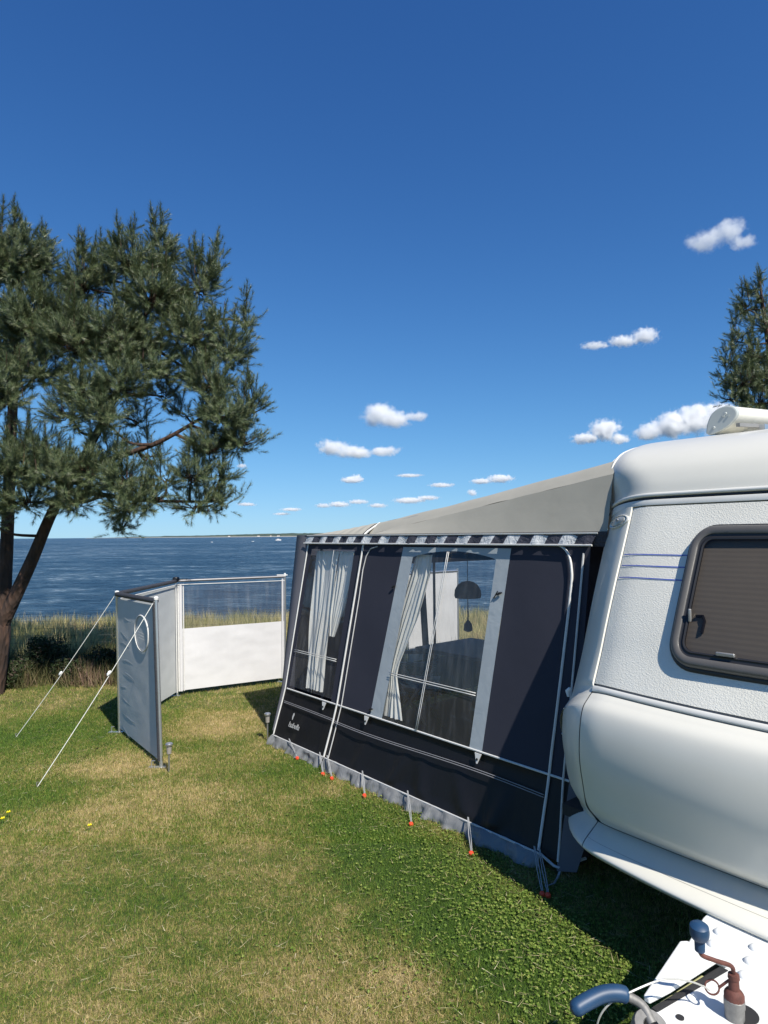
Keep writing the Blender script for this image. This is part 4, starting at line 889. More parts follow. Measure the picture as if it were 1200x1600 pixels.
# ------------------------------------------------------------------ awning tent
UF = -2.66      # sea-side end of the wall
def ww(z):      # how the end wall leans: w at height z
    return .17 * z if z > .4 else .068 + (z - .4) * .30
def WL(u, z, d=0.0): return (u, ww(z) - d, z)
aw = thing('awning_tent', 'charcoal and black caravan awning tent with beige roof and clear windows', 'awning tent', LW(-1.3, 1.6, 0), rz=FR, off=(-1.3, 1.6, 0))
def wpatch(name, ul, ur, zb, zt, m, nu=12, nv=16, d=0.0, amp=0.0, seed=0.0, parent=None, fold=None):
    f = lambda q: q if callable(q) else (lambda *_: q)
    ul, ur, zb, zt = f(ul), f(ur), f(zb), f(zt); b = MB()
    def fn(a, c):
        z_ = zb(a) + (zt(a) - zb(a)) * c; u = ul(z_) + (ur(z_) - ul(z_)) * a
        e = amp * noise.noise(Vector((u * 2.3 + seed, z_ * 2.0, seed))) if amp else 0
        if fold: e += fold(u, z_)
        e *= min(1, 6 * min(a, 1 - a) + .15) * min(1, 8 * min(c, 1 - c) + .1) if (amp or fold) else 1
        return WL(u, z_, d + e)
    b.grid(fn, nu, nv); return b.build(name, m, parent or aw, angle=80)
lin = lambda z0, u0, z1, u1: (lambda z: u0 + (u1 - u0) * (z - z0) / (z1 - z0))
ZBELT, ZTOP = .425, 1.60
e0 = lin(.05, UF, 1.6, -2.60)          # sea-side corner seam
e1 = lin(.45, -2.595, 1.5, -2.545)     # far window left
e2 = lin(.45, -2.02, 1.5, -1.972)
e3 = lin(.05, -1.962, 1.6, -1.865)     # white seam
e4 = lin(.43, -1.565, 1.5, -1.435)
e5 = lin(.43, -1.442, 1.5, -1.320)
e6 = lin(.43, -.665, 1.5, -.600)
e7 = lin(.43, -.570, 1.5, -.500)
e8 = lambda z: .02
wt = lambda a: 1.535 + .0 * a
wpatch('wall_panel', e0, e1, ZBELT, ZTOP, M['charcoal'], 3, 20)
wpatch('wall_panel', e1, e2, 1.545, ZTOP, M['charcoal'], 8, 3)
wpatch('wall_panel', e2, e3, ZBELT, ZTOP, M['charcoal'], 3, 20)
wpatch('wall_panel', e3, e4, ZBELT, ZTOP, M['charcoal'], 20, 50, amp=.006, seed=2)
wpatch('wall_panel', e7, e8, ZBELT, ZTOP, M['charcoal'], 24, 50, amp=.008, seed=5)
arch = lambda a: 1.503 + .045 * math.sin(math.pi * min(1, max(0, a))) ** .8
wpatch('window_border', e4, e5, ZBELT, ZTOP - .03, M['bluegrey'], 3, 30, d=.001)
wpatch('window_border', e6, e7, ZBELT, ZTOP - .03, M['bluegrey'], 3, 30, d=.001)
wpatch('window_border', e5, e6, arch, ZTOP - .03, M['bluegrey'], 24, 3, d=.001)
wpatch('wall_panel', e4, e7, ZTOP - .03, ZTOP, M['charcoal'], 12, 2)
wv = wpatch('window', e5, e6, ZBELT, arch, M['vinyl'], 30, 40, amp=.008, seed=8)
wf_ = wpatch('window', e1, e2, .45, 1.545, M['vinyl_far'], 16, 30, amp=.006, seed=9)
def wtube(name, pts, r, m, parent=aw, d=.003, n=6, closed=False):
    b = MB(); b.tube([WL(u, z, d) for u, z in pts], r, n); return b.build(name, m, parent)
def wbar(name, pts, wd, m, parent, d=.004):
    """flat sewn tape"""
    b = MB(); P_ = [Vector(WL(u, z, d)) for u, z in pts]; nrm = Vector((0, -1, .17)).normalized(); vs = []
    for i, p in enumerate(P_):
        t = (P_[min(i + 1, len(P_) - 1)] - P_[max(i - 1, 0)]).normalized(); s_ = t.cross(nrm).normalized() * wd / 2; vs += [p - s_, p + s_]
    b.add(vs, [(2 * i, 2 * i + 1, 2 * i + 3, 2 * i + 2) for i in range(len(P_) - 1)]); return b.build(name, m, parent, solid=.0012)
# glazing bars: two fine white lines each
em = lin(.43, -1.098, 1.545, -.985)
for k_ in (-.007, .007): wbar('glazing_bar', [(em(z) + k_, z) for z in np.linspace(.43, 1.545, 10)], .0055, M['piping'], wv, d=.014)
for k_ in (-.007, .007): wbar('glazing_bar', [(u, .728 + k_) for u in np.linspace(e5(.73), e6(.73), 10)], .0055, M['piping'], wv, d=.014)
for k_ in (-.007, .007): wbar('glazing_bar', [(u, .73 + k_) for u in np.linspace(e1(.73), e2(.73), 8)], .005, M['piping'], wf_, d=.012)
ef = lin(.45, -2.27, 1.54, -2.22)
wbar('glazing_bar', [(ef(z), z) for z in np.linspace(.45, 1.54, 10)], .005, M['piping_grey'], wf_, d=.012)
# lower black wall in three bays with soft folds
def folds(u, z):
    s_ = 0
    for (u0, k, w0, a_) in ((-1.25, .55, .05, .022), (-.98, -.25, .05, .018), (-.42, .35, .05, .028), (-.62, -.6, .06, .018), (-1.62, .5, .05, .012), (-.15, .2, .04, .014), (-2.35, .3, .05, .008)):
        dd = (u - (u0 + k * (z - .1))) / w0; s_ += 1.7 * a_ * math.exp(-dd * dd) * max(0, 1 - z / .34)
    return s_ - .01
wpatch('lower_wall', e0, e3, .065, ZBELT, M['black_pvc'], 26, 16, amp=.006, fold=folds)
wpatch('lower_wall', e3, -.115, .065, ZBELT, M['black_pvc'], 90, 26, amp=.010, fold=folds)
wpatch('lower_wall', -.115, .0, .065, ZBELT, M['black_pvc'], 4, 16)
wtube('belt_piping', [(u, ZBELT) for u in np.linspace(UF + .04, .0, 30)], .0062, M['piping'])
for k_ in (0, .011):
    wtube('stitch_line', [(u, .318 + k_ - .004 * math.sin(u * 3)) for u in np.linspace(UF + .05, e3(.32), 14)], .0026, M['stitch'], d=.010)
    wtube('stitch_line', [(u, .318 + k_ - .010 * math.sin(u * 3)) for u in np.linspace(e3(.32) + .03, -.125, 24)], .0026, M['stitch'], d=.020)
wtube('seam_piping', [(e0(z), z) for z in np.linspace(.075, 1.60, 14)], .006, M['piping'])
wtube('seam_piping', [(e3(z), z) for z in np.linspace(.07, 1.66, 14)], .007, M['piping'], d=.006)
wtube('zip', [(-1.70, 1.572), (-1.775, 1.555), (-1.815, 1.50), (-1.835, 1.40)] + [(e3(z) + .052, z) for z in (1.2, .9, .6, .43, .2, .075)], .0042, M['piping_grey'], d=.006)
zr = cat_rom([(-.22, 1.592, 0), (-.155, 1.585, 0), (-.105, 1.54, 0), (-.080, 1.46, 0), (-.075, 1.36, 0), (-.090, 1.0, 0), (-.105, .7, 0), (-.118, .43, 0), (-.118, .08, 0)], 5)
wtube('zip', [(p[0], p[1]) for p in zr], .0075, M['piping'], d=.006)
wtube('zip_flap', [(p[0] - .016, p[1]) for p in zr[:26]], .010, M['charcoal'], d=.002)
wtube('edge_strap', [(-.012, 1.55), (-.020, 1.0), (-.032, .42), (-.010, .20), (.0, .07)], .006, M['piping_grey'], d=.012)
# triangular tabs under the belt
for u in (-2.085, -1.585, -.585):
    b = MB(); b.prism([(u - .024, .418), (u + .024, .418), (u + .004, .365), (u - .004, .365)], 0, .004, fn=lambda a, c, h: WL(a, c, .012 + h)); tb = b.build('corner_tab', M['piping'], aw, smooth=False)
    b = MB(); c0 = Vector(WL(u, .388, .019)); b.lathe([(.0075, 0), (.006, .003), (.001, .003)], c0, 12, ax=(0, -1, .17)); b.build('eyelet', M['black_plastic'], tb)
# small toggles on the border
for (u, z) in ((-1.47, 1.30), (-1.555, .47), (-.545, 1.31)):
    b = MB(); c0 = Vector(WL(u, z, .012)); b.tube([c0 + Vector((-.018, 0, -.010)), c0, c0 + Vector((.02, 0, .006))], [.004, .008, .004], 6)
    if u > -1: b.tube([c0 + Vector((-.01, 0, .012)), c0 + Vector((-.04, 0, -.03))], .004, 6)
    b.build('toggle', M['black_plastic'], aw)
# lettering and small emblem on the lower wall
fc = bpy.data.curves.new('lettering', 'FONT'); fc.body = 'Isabella'; fc.size = .058; fc.extrude = .0006; fc.shear = .35; fc.space_character = .92
fo = bpy.data.objects.new('lettering', fc); fc.materials.append(M['piping_grey']); C.objects.link(fo); fo.parent = aw
fo.rotation_euler = (R(90) - R(14), 0, 0); fo.location = Vector(WL(-2.475, .172, .014)) - OFF[aw.name]
bpy.context.view_layer.update(); fm = bpy.data.meshes.new_from_object(fo); fo2 = bpy.data.objects.new('lettering', fm); C.objects.link(fo2); fo2.parent = aw; fo2.rotation_euler = fo.rotation_euler; fo2.location = fo.location; bpy.data.objects.remove(fo); fo2.name = 'lettering'
b = MB(); b.prism([(-2.440, .225), (-2.446, .245), (-2.440, .272), (-2.430, .276), (-2.424, .262), (-2.430, .245), (-2.434, .225)], 0, .001, fn=lambda a, c, h: WL(a, c, .013 + h)); b.build('emblem', M['piping_grey'], aw, smooth=False)
# striped valance
vg = MB(); n = 172
for i in range(n):
    u0, u1 = -2.615 + 2.675 * i / n, -2.615 + 2.675 * (i + 1) / n
    wav = lambda u: .004 * math.sin(u * 37) + .003 * math.sin(u * 61 + 1)
    mi = 0 if ((u0 + 2.615) / .19) % 1 < .5 else 1
    ring_ = lambda u, s_: [(u + s_ * 0, ww(1.652) - .014, 1.652), (u - .012, ww(1.63) - .018 - wav(u), 1.627), (u - .028, ww(1.60) - .020 - 1.6 * wav(u), 1.594)]
    a, b_ = ring_(u0, 0), ring_(u1, 0); vg.add(a + b_, [(0, 3, 4, 1), (1, 4, 5, 2)], mi)
vg.build('striped_valance', [M['stripe_light'], M['stripe_dark']], aw)
wtube('valance_hem', [(-2.640 + 2.68 * i / 60, 1.592) for i in range(61)], .0055, M['piping'], d=.024)
wtube('eave_piping', [(-2.615 + 2.68 * i / 40, 1.655) for i in range(41)], .0055, M['piping'], d=.016)
b = MB(); b.grid(lambda a, c: (-2.62 + 2.74 * a, ww(1.6) + .004 - .014 * c, 1.585 + .078 * c), 20, 1); b.build('eave_band', M['stripe_dark'], aw)
# roof: gable strip, fold, and the sloping roof
fold_z = lambda u: 1.656 + max(0, (u + 1.92)) * .150
roof_z = lambda u, w: 1.662 + (u + 2.66) * (.140) + .0 * w - .020 * math.sin(math.pi * min(1, max(0, (u + 2.66) / 2.66))) 
sagf = lambda a, c: .004 * noise.noise(Vector((a * 9, c * 4, 1)))
b = MB(); b.grid(lambda a, c: ((u := -1.895 + 2.01 * a), (w0 := ww(1.655) - .012) + (.34 - w0) * c, 1.657 + (fold_z(u) - 1.657) * c + sagf(a, c)), 40, 6); b.build('gable_panel', M['beige'], aw, angle=25)
b = MB(); b.grid(lambda a, c: ((u := -1.895 + 2.01 * a), .34 + (.47 - .34) * c, fold_z(u) + (roof_z(u, .47) - fold_z(u)) * math.sin(c * math.pi / 2) + sagf(a, c + 2)), 40, 8); b.build('roof_edge_panel', M['beige'], aw, angle=25)
b = MB(); b.grid(lambda a, c: ((u := -2.66 + .765 * a), (w0 := ww(1.655) - .012) + (.47 - w0) * c, 1.657 + (roof_z(u, .47) - 1.657) * math.sin(c * math.pi / 2) + .006 * math.sin(u * 60) * c * (1 - c) * 3), 60, 8); b.build('canopy_panel', M['beige'], aw, angle=40)
b = MB(); b.grid(lambda a, c: ((u := -2.66 + 2.72 * a), .47 + 3.9 * c, roof_z(u, .47) - .02 * math.sin(math.pi * 6 * c) ** 2 * math.sin(math.pi * a)), 30, 30); b.build('roof_panel', M['beige'], aw)
b = MB(); b.tube([(e3(1.65), ww(1.655) - .014, 1.657), (-1.882, .32, 1.685), (-1.888, .38, 1.715), (-1.895, .45, 1.748)], .0075, 6); b.build('roof_piping', M['piping'], aw)
b = MB(); b.grid(lambda a, c: ((u := -2.62 + 1.55 * a), 1.0 + .12 * c, roof_z(u, 1) + .030 + .022 * math.sin(math.pi * a)), 20, 1); b.build('far_roof_strip', M['stripe_dark'], aw, solid=.004)  # raised dark strip standing for the far, higher part of the roof
b = MB(); b.tube([(u, .98, roof_z(u, 1) + .034 + .022 * math.sin(math.pi * (u + 2.62) / 1.55)) for u in np.linspace(-2.62, -1.3, 14)], .004, 5); b.build('roof_cord', M['piping'], aw)
# sea-side corner panel and front wall with windows
def fw(w, z): return -2.665 + .03 * z
cor = lambda a, c: (lambda z: (e0(z) - (.045 + .185 * c) * a, ww(z) + .02 * a - .02 * math.sin(math.pi * a), z))(.10 + 1.56 * c)
b = MB(); b.grid(cor, 5, 20); b.build('corner_panel', M['corner_grey'], aw)
FZ = (.42, 1.36)
def fpatch(name, w0, w1, z0, z1, m, d=0, nu=8, nv=8):
    def fn(a, c):
        z = z0 + (z1 - z0) * c; w = w0 + (w1 - w0) * a; w = max(w, ww(z) + .02); return (-2.705 - .125 * (z / 1.66) - d, w, z)
    b = MB(); b.grid(fn, nu, nv); return b.build(name, m, aw)
fpatch('front_wall', .0, 1.45, .05, 1.66, M['charcoal']); fpatch('front_wall', 1.45, 4.2, .05, .42, M['black_pvc']); fpatch('front_wall', 1.45, 4.2, 1.37, 1.66, M['charcoal'])
fpatch('front_wall', 2.95, 3.15, .42, 1.37, M['charcoal']); fpatch('front_wall', 1.71, 1.80, .42, 1.37, M['charcoal']); fpatch('front_wall', 4.0, 4.2, .42, 1.37, M['charcoal'])
fpatch('front_window', 1.45, 1.71, .42, 1.37, M['vinyl_far']); fpatch('front_window', 1.80, 2.95, .42, 1.37, M['vinyl_far']); fpatch('front_window', 3.15, 4.0, .42, 1.37, M['vinyl_far'])
b = MB(); b.grid(lambda a, c: (-2.70 + 2.70 * a, 4.2, .03 + (roof_z(-2.7 + 2.7 * a, 0) - .05) * c), 10, 6); b.build('back_wall', M['charcoal'], aw)
# mud skirt
def skirt(u0, u1, k):
    b = MB(); n = int((u1 - u0) * 70)
    def fn(a, c):
        u = u0 + (u1 - u0) * a
        f = (.026 * math.sin(u * 31 + 2 * math.sin(u * 7)) + .010 * math.sin(u * 83 + 3 * math.sin(u * 5))) * c * (1 - .4 * c) + .018 * noise.noise(Vector((u * 14, c * 2, k)))
        z = .068 * (1 - c) ** 1.1 + .004; w = ww(.065) - .004 - .050 * c ** .85 + f * .9
        return (u, w, z + .012 * abs(math.sin(u * 17)) * (1 - c) * c * 4)
    b.grid(fn, n, 10); return b.build('mud_skirt', M['skirt'], aw)
skirt(-2.67, -1.96, 1); skirt(-1.95, -.10, 2)
wtube('skirt_piping', [(u, .068) for u in np.linspace(UF, -1.965, 10)], .006, M['piping_grey'], d=.008); wtube('skirt_piping', [(u, .068) for u in np.linspace(-1.94, -.10, 20)], .006, M['piping_grey'], d=.008)
b = MB(); b.tube([(-.10, ww(.07) - .01, .07), (-.02, ww(.07) - .015, .045), (0, ww(.06) - .01, .045), (.07, .09, .07)], .007, 6); b.build('corner_strap', M['piping_grey'], aw)
b = MB(); b.tube([(0, -.02, .06), (.004, -.03, .03), (.012, -.06, .012), (.03, -.12, .008), (.02, -.18, .01)], .006, 6, flat=.4); b.box((.002, -.027, .045), (.022, .012, .028)); b.build('loose_strap', M['strap'], aw)
b = MB(); b.grid(lambda a, c: (.0 + .07 * a + .03 * math.sin(c * 3) * a, ww(.4 * c) + .06 * a, .03 + .40 * c), 8, 10); b.build('draught_skirt', M['corner_grey'], aw)
# poles inside and floor
b = MB(); b.grid(lambda a, c: (-2.65 + 2.65 * a, .12 + 4.0 * c, .006), 2, 2); b.build('groundsheet', M['groundsheet'], aw)
for (u, w) in ((-2.60, .40), (-2.62, 1.755), (-1.93, .36)):
    b = MB(); b.tube([(u, w, 0), (u, w, roof_z(u, w) - .04)], .013, 8); b.build('inner_pole', M['polegrey'], aw)
b = MB(); b.tube([(-2.62, .42, 1.62), (-.02, .42, 1.98)], .012, 8); b.build('roof_pole', M['polegrey'], aw)

# pegs with red caps and rubber ladders
def peg(x, y, label, u=None, strapz=.07):
    p = at(x, y); r_ = thing('tent_peg', label, 'tent peg', p, 'red capped pegs along the awning skirt')
    b = MB(); b.tube([p + Vector((0, 0, -.06)), p + Vector((-.004, -.004, .016))], .0035, 6); b.build('pin', M['steel'], r_)
    b = MB(); b.lathe([(.004, .004), (.012, .006), (.014, .014), (.011, .022), (.002, .025)], p, 12, ax=(-.2, -.25, 1)); b.build('cap', M['red_plastic'], r_)
    if u is not None:
        top = LW(u, ww(strapz) - .02, strapz + .03); b = MB()
        for s_ in (-.006, .006): b.tube([top + UX * s_ * .4, (top + p) / 2 + UX * s_ * 1.4 + Vector((0, 0, .004)), p + UX * s_ * .5 + Vector((0, 0, .012))], .0024, 5)
        b.build('rubber_ladder', M['strap'], r_)
peg(465, 1187, 'red capped tent peg under the lettering at the sea end of the skirt', -2.40)
peg(505, 1212, 'red capped tent peg at the foot of the white seam', -1.99)
peg(519, 1219, 'red capped tent peg just right of the one at the white seam foot', -1.90)
peg(570, 1246, 'red capped tent peg midway between the white seam and the window middle', -1.50)
peg(643, 1291, 'red capped tent peg alone below the big window', -1.06)
peg(737, 1337, 'tent peg below the right window border at the shadow edge', -.57)
peg(848, 1401, 'left one of two shaded red capped pegs by the caravan', -.13)
peg(857, 1403, 'right one of two shaded red capped pegs by the caravan', -.10)
peg(420, 1162, 'red capped tent peg beside the far solar light', None)
b = MB(); p = at(420, 1162); b.tube([LW(-2.67, .05, .11), p + Vector((0, 0, .012))], .0035, 5); o = b.build('corner_guy_strap', M['piping_grey']); tag(o, 'short pale strap from the awning sea corner down to a peg', 'strap')

# things inside the awning, seen through the vinyl
def curtain(pts, label, grp, gather=None, fold_n=9, m=M['curtain'], amp=.013):
    """pts: list of (z, u_left, u_right, w)"""
    zs = [p[0] for p in pts]; b = MB()
    def fn(a, c):
        z = zs[0] + (zs[-1] - zs[0]) * c; ul = np.interp(z, zs, [p[1] for p in pts]); ur = np.interp(z, zs, [p[2] for p in pts]); w = ww(z) + .026 + amp
        k = (ur - ul) / .2; a = a + .035 * math.sin(a * 17 + z * 2) / fold_n ** .2 * (a * (1 - a) * 4)
        return (ul + (ur - ul) * a, w + amp * (math.sin(a * fold_n * 2 * math.pi + 1.5 * math.sin(z * 4)) * (.55 + .45 * math.sin(a * 11 + z * 3)) + .35 * math.sin(a * fold_n * 4.7 + z * 5)) * (.4 + .6 * min(1, k)), z)
    b.grid(fn, fold_n * 10, 24); base = ((pts[0][1] + pts[0][2]) / 2, pts[0][3], pts[0][0])
    o = b.build('curtain', m, off=base); o.location = LW(*base); o.rotation_euler = (0, 0, FR); tag(o, label, 'curtain', grp); return o
curtain([(.44, -1.53, -1.285, .13), (.66, -1.475, -1.37, .17), (.72, -1.47, -1.39, .18), (.80, -1.465, -1.37, .19), (1.1, -1.46, -1.24, .24), (1.40, -1.36, -1.17, .29), (1.52, -1.33, -1.17, .31)], 'white curtain tied back at the left side of the big awning window', 'awning curtains', fold_n=6, amp=.012)
curtain([(.46, -2.42, -2.20, .15), (.7, -2.45, -2.22, .18), (1.0, -2.48, -2.20, .24), (1.53, -2.53, -2.21, .31)], 'white gathered curtain hanging left in the far awning window', 'awning curtains', fold_n=5)
curtain([(.88, -2.19, -2.13, .25), (1.05, -2.21, -2.07, .26), (1.3, -2.21, -2.00, .29), (1.53, -2.21, -1.98, .31)], 'white curtain drawn aside at the right of the far awning window', 'awning curtains', fold_n=5)
qa, qb = LW(-4.10, 2.76), LW(-4.10, 3.68)  # added panel, set in the sun to give bright shapes behind the vinyl
r_ = thing('windbreak', 'sunlit white panel added for the bright shapes seen through the awning windows, beyond the dark post', 'windbreak', (qa + qb) / 2)
b = MB(); b.grid(lambda a, c: qa + (qb - qa) * a + Vector((.006 * noise.noise(Vector((a * 3, c * 4, 2))), .01 * noise.noise(Vector((a * 4, c * 5, 6))), .06 + 1.10 * c)), 20, 20); b.build('fabric_panel', M['wb_lit'], r_)
for q in (qa, qb):
    b = MB(); b.tube([q, q + Vector((0, 0, 1.2))], .014, 8); b.build('pole', M['alu'], r_)
b = MB(); b.tube([qa + Vector((0, 0, 1.17)), qb + Vector((0, 0, 1.17))], .014, 8); b.build('top_rail', M['alu'], r_)
lp = LW(-1.5, 1.0, 1.165); r_ = thing('hanging_lamp', 'dark dome shaped lamp hanging inside the awning behind the big window', 'lamp', lp)
b = MB(); b.lathe([(.098, 0), (.104, .02), (.100, .06), (.078, .10), (.045, .122), (.015, .130)], lp, 28); b.build('lamp_shade', M['lampshade'], r_)
b = MB(); b.tube([lp + Vector((0, 0, .12)), LW(-1.5, 1.0, roof_z(-1.5, 1) - .02)], .003, 5); b.build('cord', M['black_plastic'], r_)
b = MB(); b.lathe([(.012, -.26), (.035, -.25), (.03, -.2), (.006, -.17), (.003, 0)], lp, 12); b.build('pendant', M['lampshade'], r_)
def chair(u, w, rz_, label):
    p = LW(u, w, 0); r_ = thing('camping_chair', label, 'chair', p, 'chairs inside the awning'); Mx = Matrix.Rotation(rz_, 4, 'Z')
    g_ = lambda x, y, z: p + Mx @ Vector((x, y, z))
    b = MB(); b.grid(lambda a, c: g_(-.25 + .5 * a, -.22 + .44 * c, .44 - .02 * math.sin(math.pi * a)), 6, 6); b.build('seat', M['inside'], r_, solid=.03)
    b = MB(); b.grid(lambda a, c: g_((-.25 + .5 * a) * (1 - .12 * c * c), .22 + .20 * c, .46 + .66 * c - .05 * (abs(a - .5) * 2) ** 3 * c), 10, 8); b.build('backrest', M['inside'], r_, solid=.035)
    for sx in (-.26, .26):
        b = MB(); b.tube([g_(sx, -.24, 0), g_(sx, .18, .62)], .011, 6); b.build('leg', M['polegrey'], r_)
        b = MB(); b.tube([g_(sx, .26, 0), g_(sx, -.2, .62)], .011, 6); b.build('leg', M['polegrey'], r_)
        b = MB(); b.box(g_(sx, 0, .64), (.05, .45, .025), Mx.to_3x3()); b.build('armrest', M['inside'], r_)
chair(-2.05, .92, FR + 2.3, 'dark high-backed camping chair inside the awning behind the left curtain')
chair(-1.05, 1.75, FR - 1.2, 'dark camping chair inside the awning right of the table')
tp = LW(-1.55, 1.35, 0); r_ = thing('camping_table', 'dark camping table inside the awning behind the big window', 'table', tp)
b = MB(); b.box(tp + Vector((0, 0, .70)), (1.1, .70, .03), Matrix.Rotation(FR, 3, 'Z')); b.build('tabletop', M['inside'], r_, bevel=.005)
for sx in (-.48, .48):
    for sy in (-.28, .28):
        q = Matrix.Rotation(FR, 3, 'Z') @ Vector((sx, sy, 0)); b = MB(); b.tube([tp + q, tp + q * .95 + Vector((0, 0, .69))], .013, 6); b.build('leg', M['polegrey'], r_)
b = MB(); q = LW(-1.52, 1.30, .716); b.lathe([(.03, 0), (.045, .02), (.05, .08), (.03, .15), (.018, .2), (.02, .24)], q, 16, ); o = b.build('vase', M['inside'], off=q); o.location = q; tag(o, 'dark vase standing on the table inside the awning', 'vase')

# ------------------------------------------------------------------ windbreak
WH = 1.2
P0, P1, P2 = at(187, 1145), at(252, 1200), at(277, 1088); P3 = Vector((-1.135, 7.311, 0))
T0, T1, T2, T3 = Vector((-2.233, 5.36, 1.195)), Vector((-1.672, 4.70, 1.205)), Vector((-2.205, 6.79, 1.195)), Vector((-1.135, 7.311, 1.2))
wb = thing('windbreak', 'three panel windbreak of grey and white fabric, zigzag on the lawn', 'windbreak', (P0 + P2) / 2)
def pole(a, b_, r=.013, m=M['alu'], name='pole'):
    b = MB(); b.tube([a + Vector((0, 0, .004)), b_], r, 10); return b.build(name, m, wb)
for a, b_ in ((P0, T0), (P2, T2), (P3, T3), (P1, T1)):
    q = pole(a, b_); b = MB(); b.box(a + Vector((-.03, 0, .006)), (.12, .035, .008)); b.tube([a + Vector((-.07, .0, -.05)), a + Vector((-.07, 0, .05))], .004, 6); b.tube([a + Vector((-.07, .0, .05)), a + Vector((-.045, 0, .052))], .004, 6); b.build('foot_plate', M['alu'], q)
def sheet(A, B, TA, TB_, z0, z1, name, m, amp, seed, parent=wb, nu=40, nv=50, sag=0.0, bot=0.0):
    nrm = (B - A).cross(Vector((0, 0, 1))).normalized(); b = MB()
    def fn(a, c):
        lo, hi = A + (B - A) * a, TA + (TB_ - TA) * a; f = z0 + (z1 - z0) * c
        p = lo + (hi - lo) * f
        e = amp * (noise.noise(Vector((a * 3, f * 7 + a * 2, seed))) + .5 * noise.noise(Vector((a * 8, f * 16 - a * 3, seed))) + .5 * math.exp(-a * 9) * math.sin(f * 38 + 6 * a) * .9)
        return p + nrm * (e * min(1, 9 * min(a, 1 - a)) * min(1, 5 * min(c, 1 - c) + .15)) + Vector((0, 0, -sag * math.sin(math.pi * a) * (1 - c)))
    b.grid(fn, nu, nv); return b.build(name, m, parent, angle=80)
pA = sheet(P0, P1, T0, T1, .035, .955, 'grey_panel', M['wb_grey'], .0025, 3, sag=.0)
pB = sheet(P2, P0, T2, T0, .04, .955, 'grey_panel', M['wb_grey'], .004, 5)
pC = sheet(P2, P3, T2, T3, .045, .575, 'white_panel', M['wb_white'], .004, 9)
sheet(P2 * .985 + P3 * .015, P3, T2 * .985 + T3 * .015, T3, .577, .955, 'clear_window', M['mesh_film'], .006, 11)
def pad(a, b_, r, name='top_rail', m=M['darkpad']):
    b = MB(); b.tube([a + (b_ - a) * t for t in np.linspace(0, 1, 12)], r, 10); return b.build(name, m, wb)
pad(T0 + Vector((0, 0, -.015)), T1 + Vector((0, 0, -.02)), .021); pad(T0 + Vector((0, .02, -.012)), T2 + Vector((0, 0, -.008)), .019); pad(T2 + Vector((0, 0, -.006)), T3 + Vector((0, 0, -.006)), .014, m=M['polegrey'])
pad(P1 + Vector((-.012, .004, .05)), T1 + Vector((-.012, .004, -.03)), .017, 'pole_sleeve'); 
pad(T2 + (T0 - T2) * .03 + Vector((.02, 0, -.045)), T0 + Vector((.02, 0, -.055)), .005, 'panel_piping', M['piping']); pad(T2 + Vector((.02, -.01, -.045)), T3 + Vector((0, -.01, -.052)), .004, 'panel_piping', M['piping'])
dC = (P3 - P2).normalized(); dB = (P0 - P2).normalized()
for q_, rr_, mm in ((dC * .045, .018, M['wb_white']), (dC * .022, .008, M['piping']), (dB * .05 + Vector((.02, 0, 0)), .006, M['piping']), (dC * .075, .006, M['piping'])):
    pad(P2 + q_ + Vector((0, -.006, .05)), T2 + q_ + Vector((0, -.006, -.04)), rr_, 'pole_sleeve', mm)
pad(P3 - dC * .03 + Vector((0, 0, .05)), T3 - dC * .03 + Vector((0, 0, -.03)), .012, 'pole_sleeve', M['wb_white'])
b = MB(); b.lathe([(.02, -.02), (.035, -.018), (.038, .0), (.030, .014), (.012, .018)], T2 + Vector((0, 0, .02)), 14); b.box(T2 + dC * .07 + Vector((0, 0, .008)), (.10, .02, .012), Matrix.Rotation(math.atan2(dC.y, dC.x), 3, 'Z')); b.build('pole_joint', M['black_plastic'], wb)
b = MB(); b.box(T3 + Vector((-.03, 0, .012)), (.12, .02, .010)); b.lathe([(.012, 0), (.012, .03), (.004, .034)], T3, 10); b.build('pole_cap', M['plastic_w'], wb)
for t_ in (T0, T1): b = MB(); b.lathe([(.016, -.01), (.018, .006), (.010, .014)], t_, 12); b.build('pole_cap', M['plastic_w'], wb)
# white ring printed on the grey panel, creases sewn in
nA = (P1 - P0).cross(Vector((0, 0, 1))).normalized(); nA = nA if nA.y < 0 else -nA
def onA(a, f, h): lo, hi = P0 + (P1 - P0) * a, T0 + (T1 - T0) * a; return lo + (hi - lo) * f + nA * h
b = MB(); b.tube([onA(.655 + .165 * math.cos(t), .765 + .115 * math.sin(t), .007) for t in np.linspace(0, 2 * math.pi, 41)], .0055, 6, cap=False, flat=.4); b.build('ring_mark', M['piping'], pA)
for k in range(3):
    b = MB(); b.tube([onA(.60, .735 + k * .018, .013), onA(.74, .729 + k * .018, .013)], .0018, 4, flat=.4); b.build('ring_lettering', M['piping'], pA)
rr_ = random.Random(4)
for k in range(9):
    f0 = .08 + .84 * k / 9 + rr_.uniform(-.02, .02); a0 = rr_.uniform(.04, .12); a1 = a0 + rr_.uniform(.12, .42); dz = rr_.uniform(-.05, .01); b = MB()
    def cf(t, s_): a = a0 + (a1 - a0) * t; wd = .009 * math.sin(math.pi * t); return onA(a, f0 + dz * t + .004 * math.sin(t * 6 + k) + s_ * wd, .0012 + (.0016 * math.sin(math.pi * t) if s_ == 0 else 0))
    b.add([cf(t / 8, s_) for t in range(9) for s_ in (-1, 0, 1)], [(3 * t + j, 3 * t + j + 1, 3 * t + j + 4, 3 * t + j + 3) for t in range(8) for j in (0, 1)]); b.build('crease', M['wb_grey'], pA)
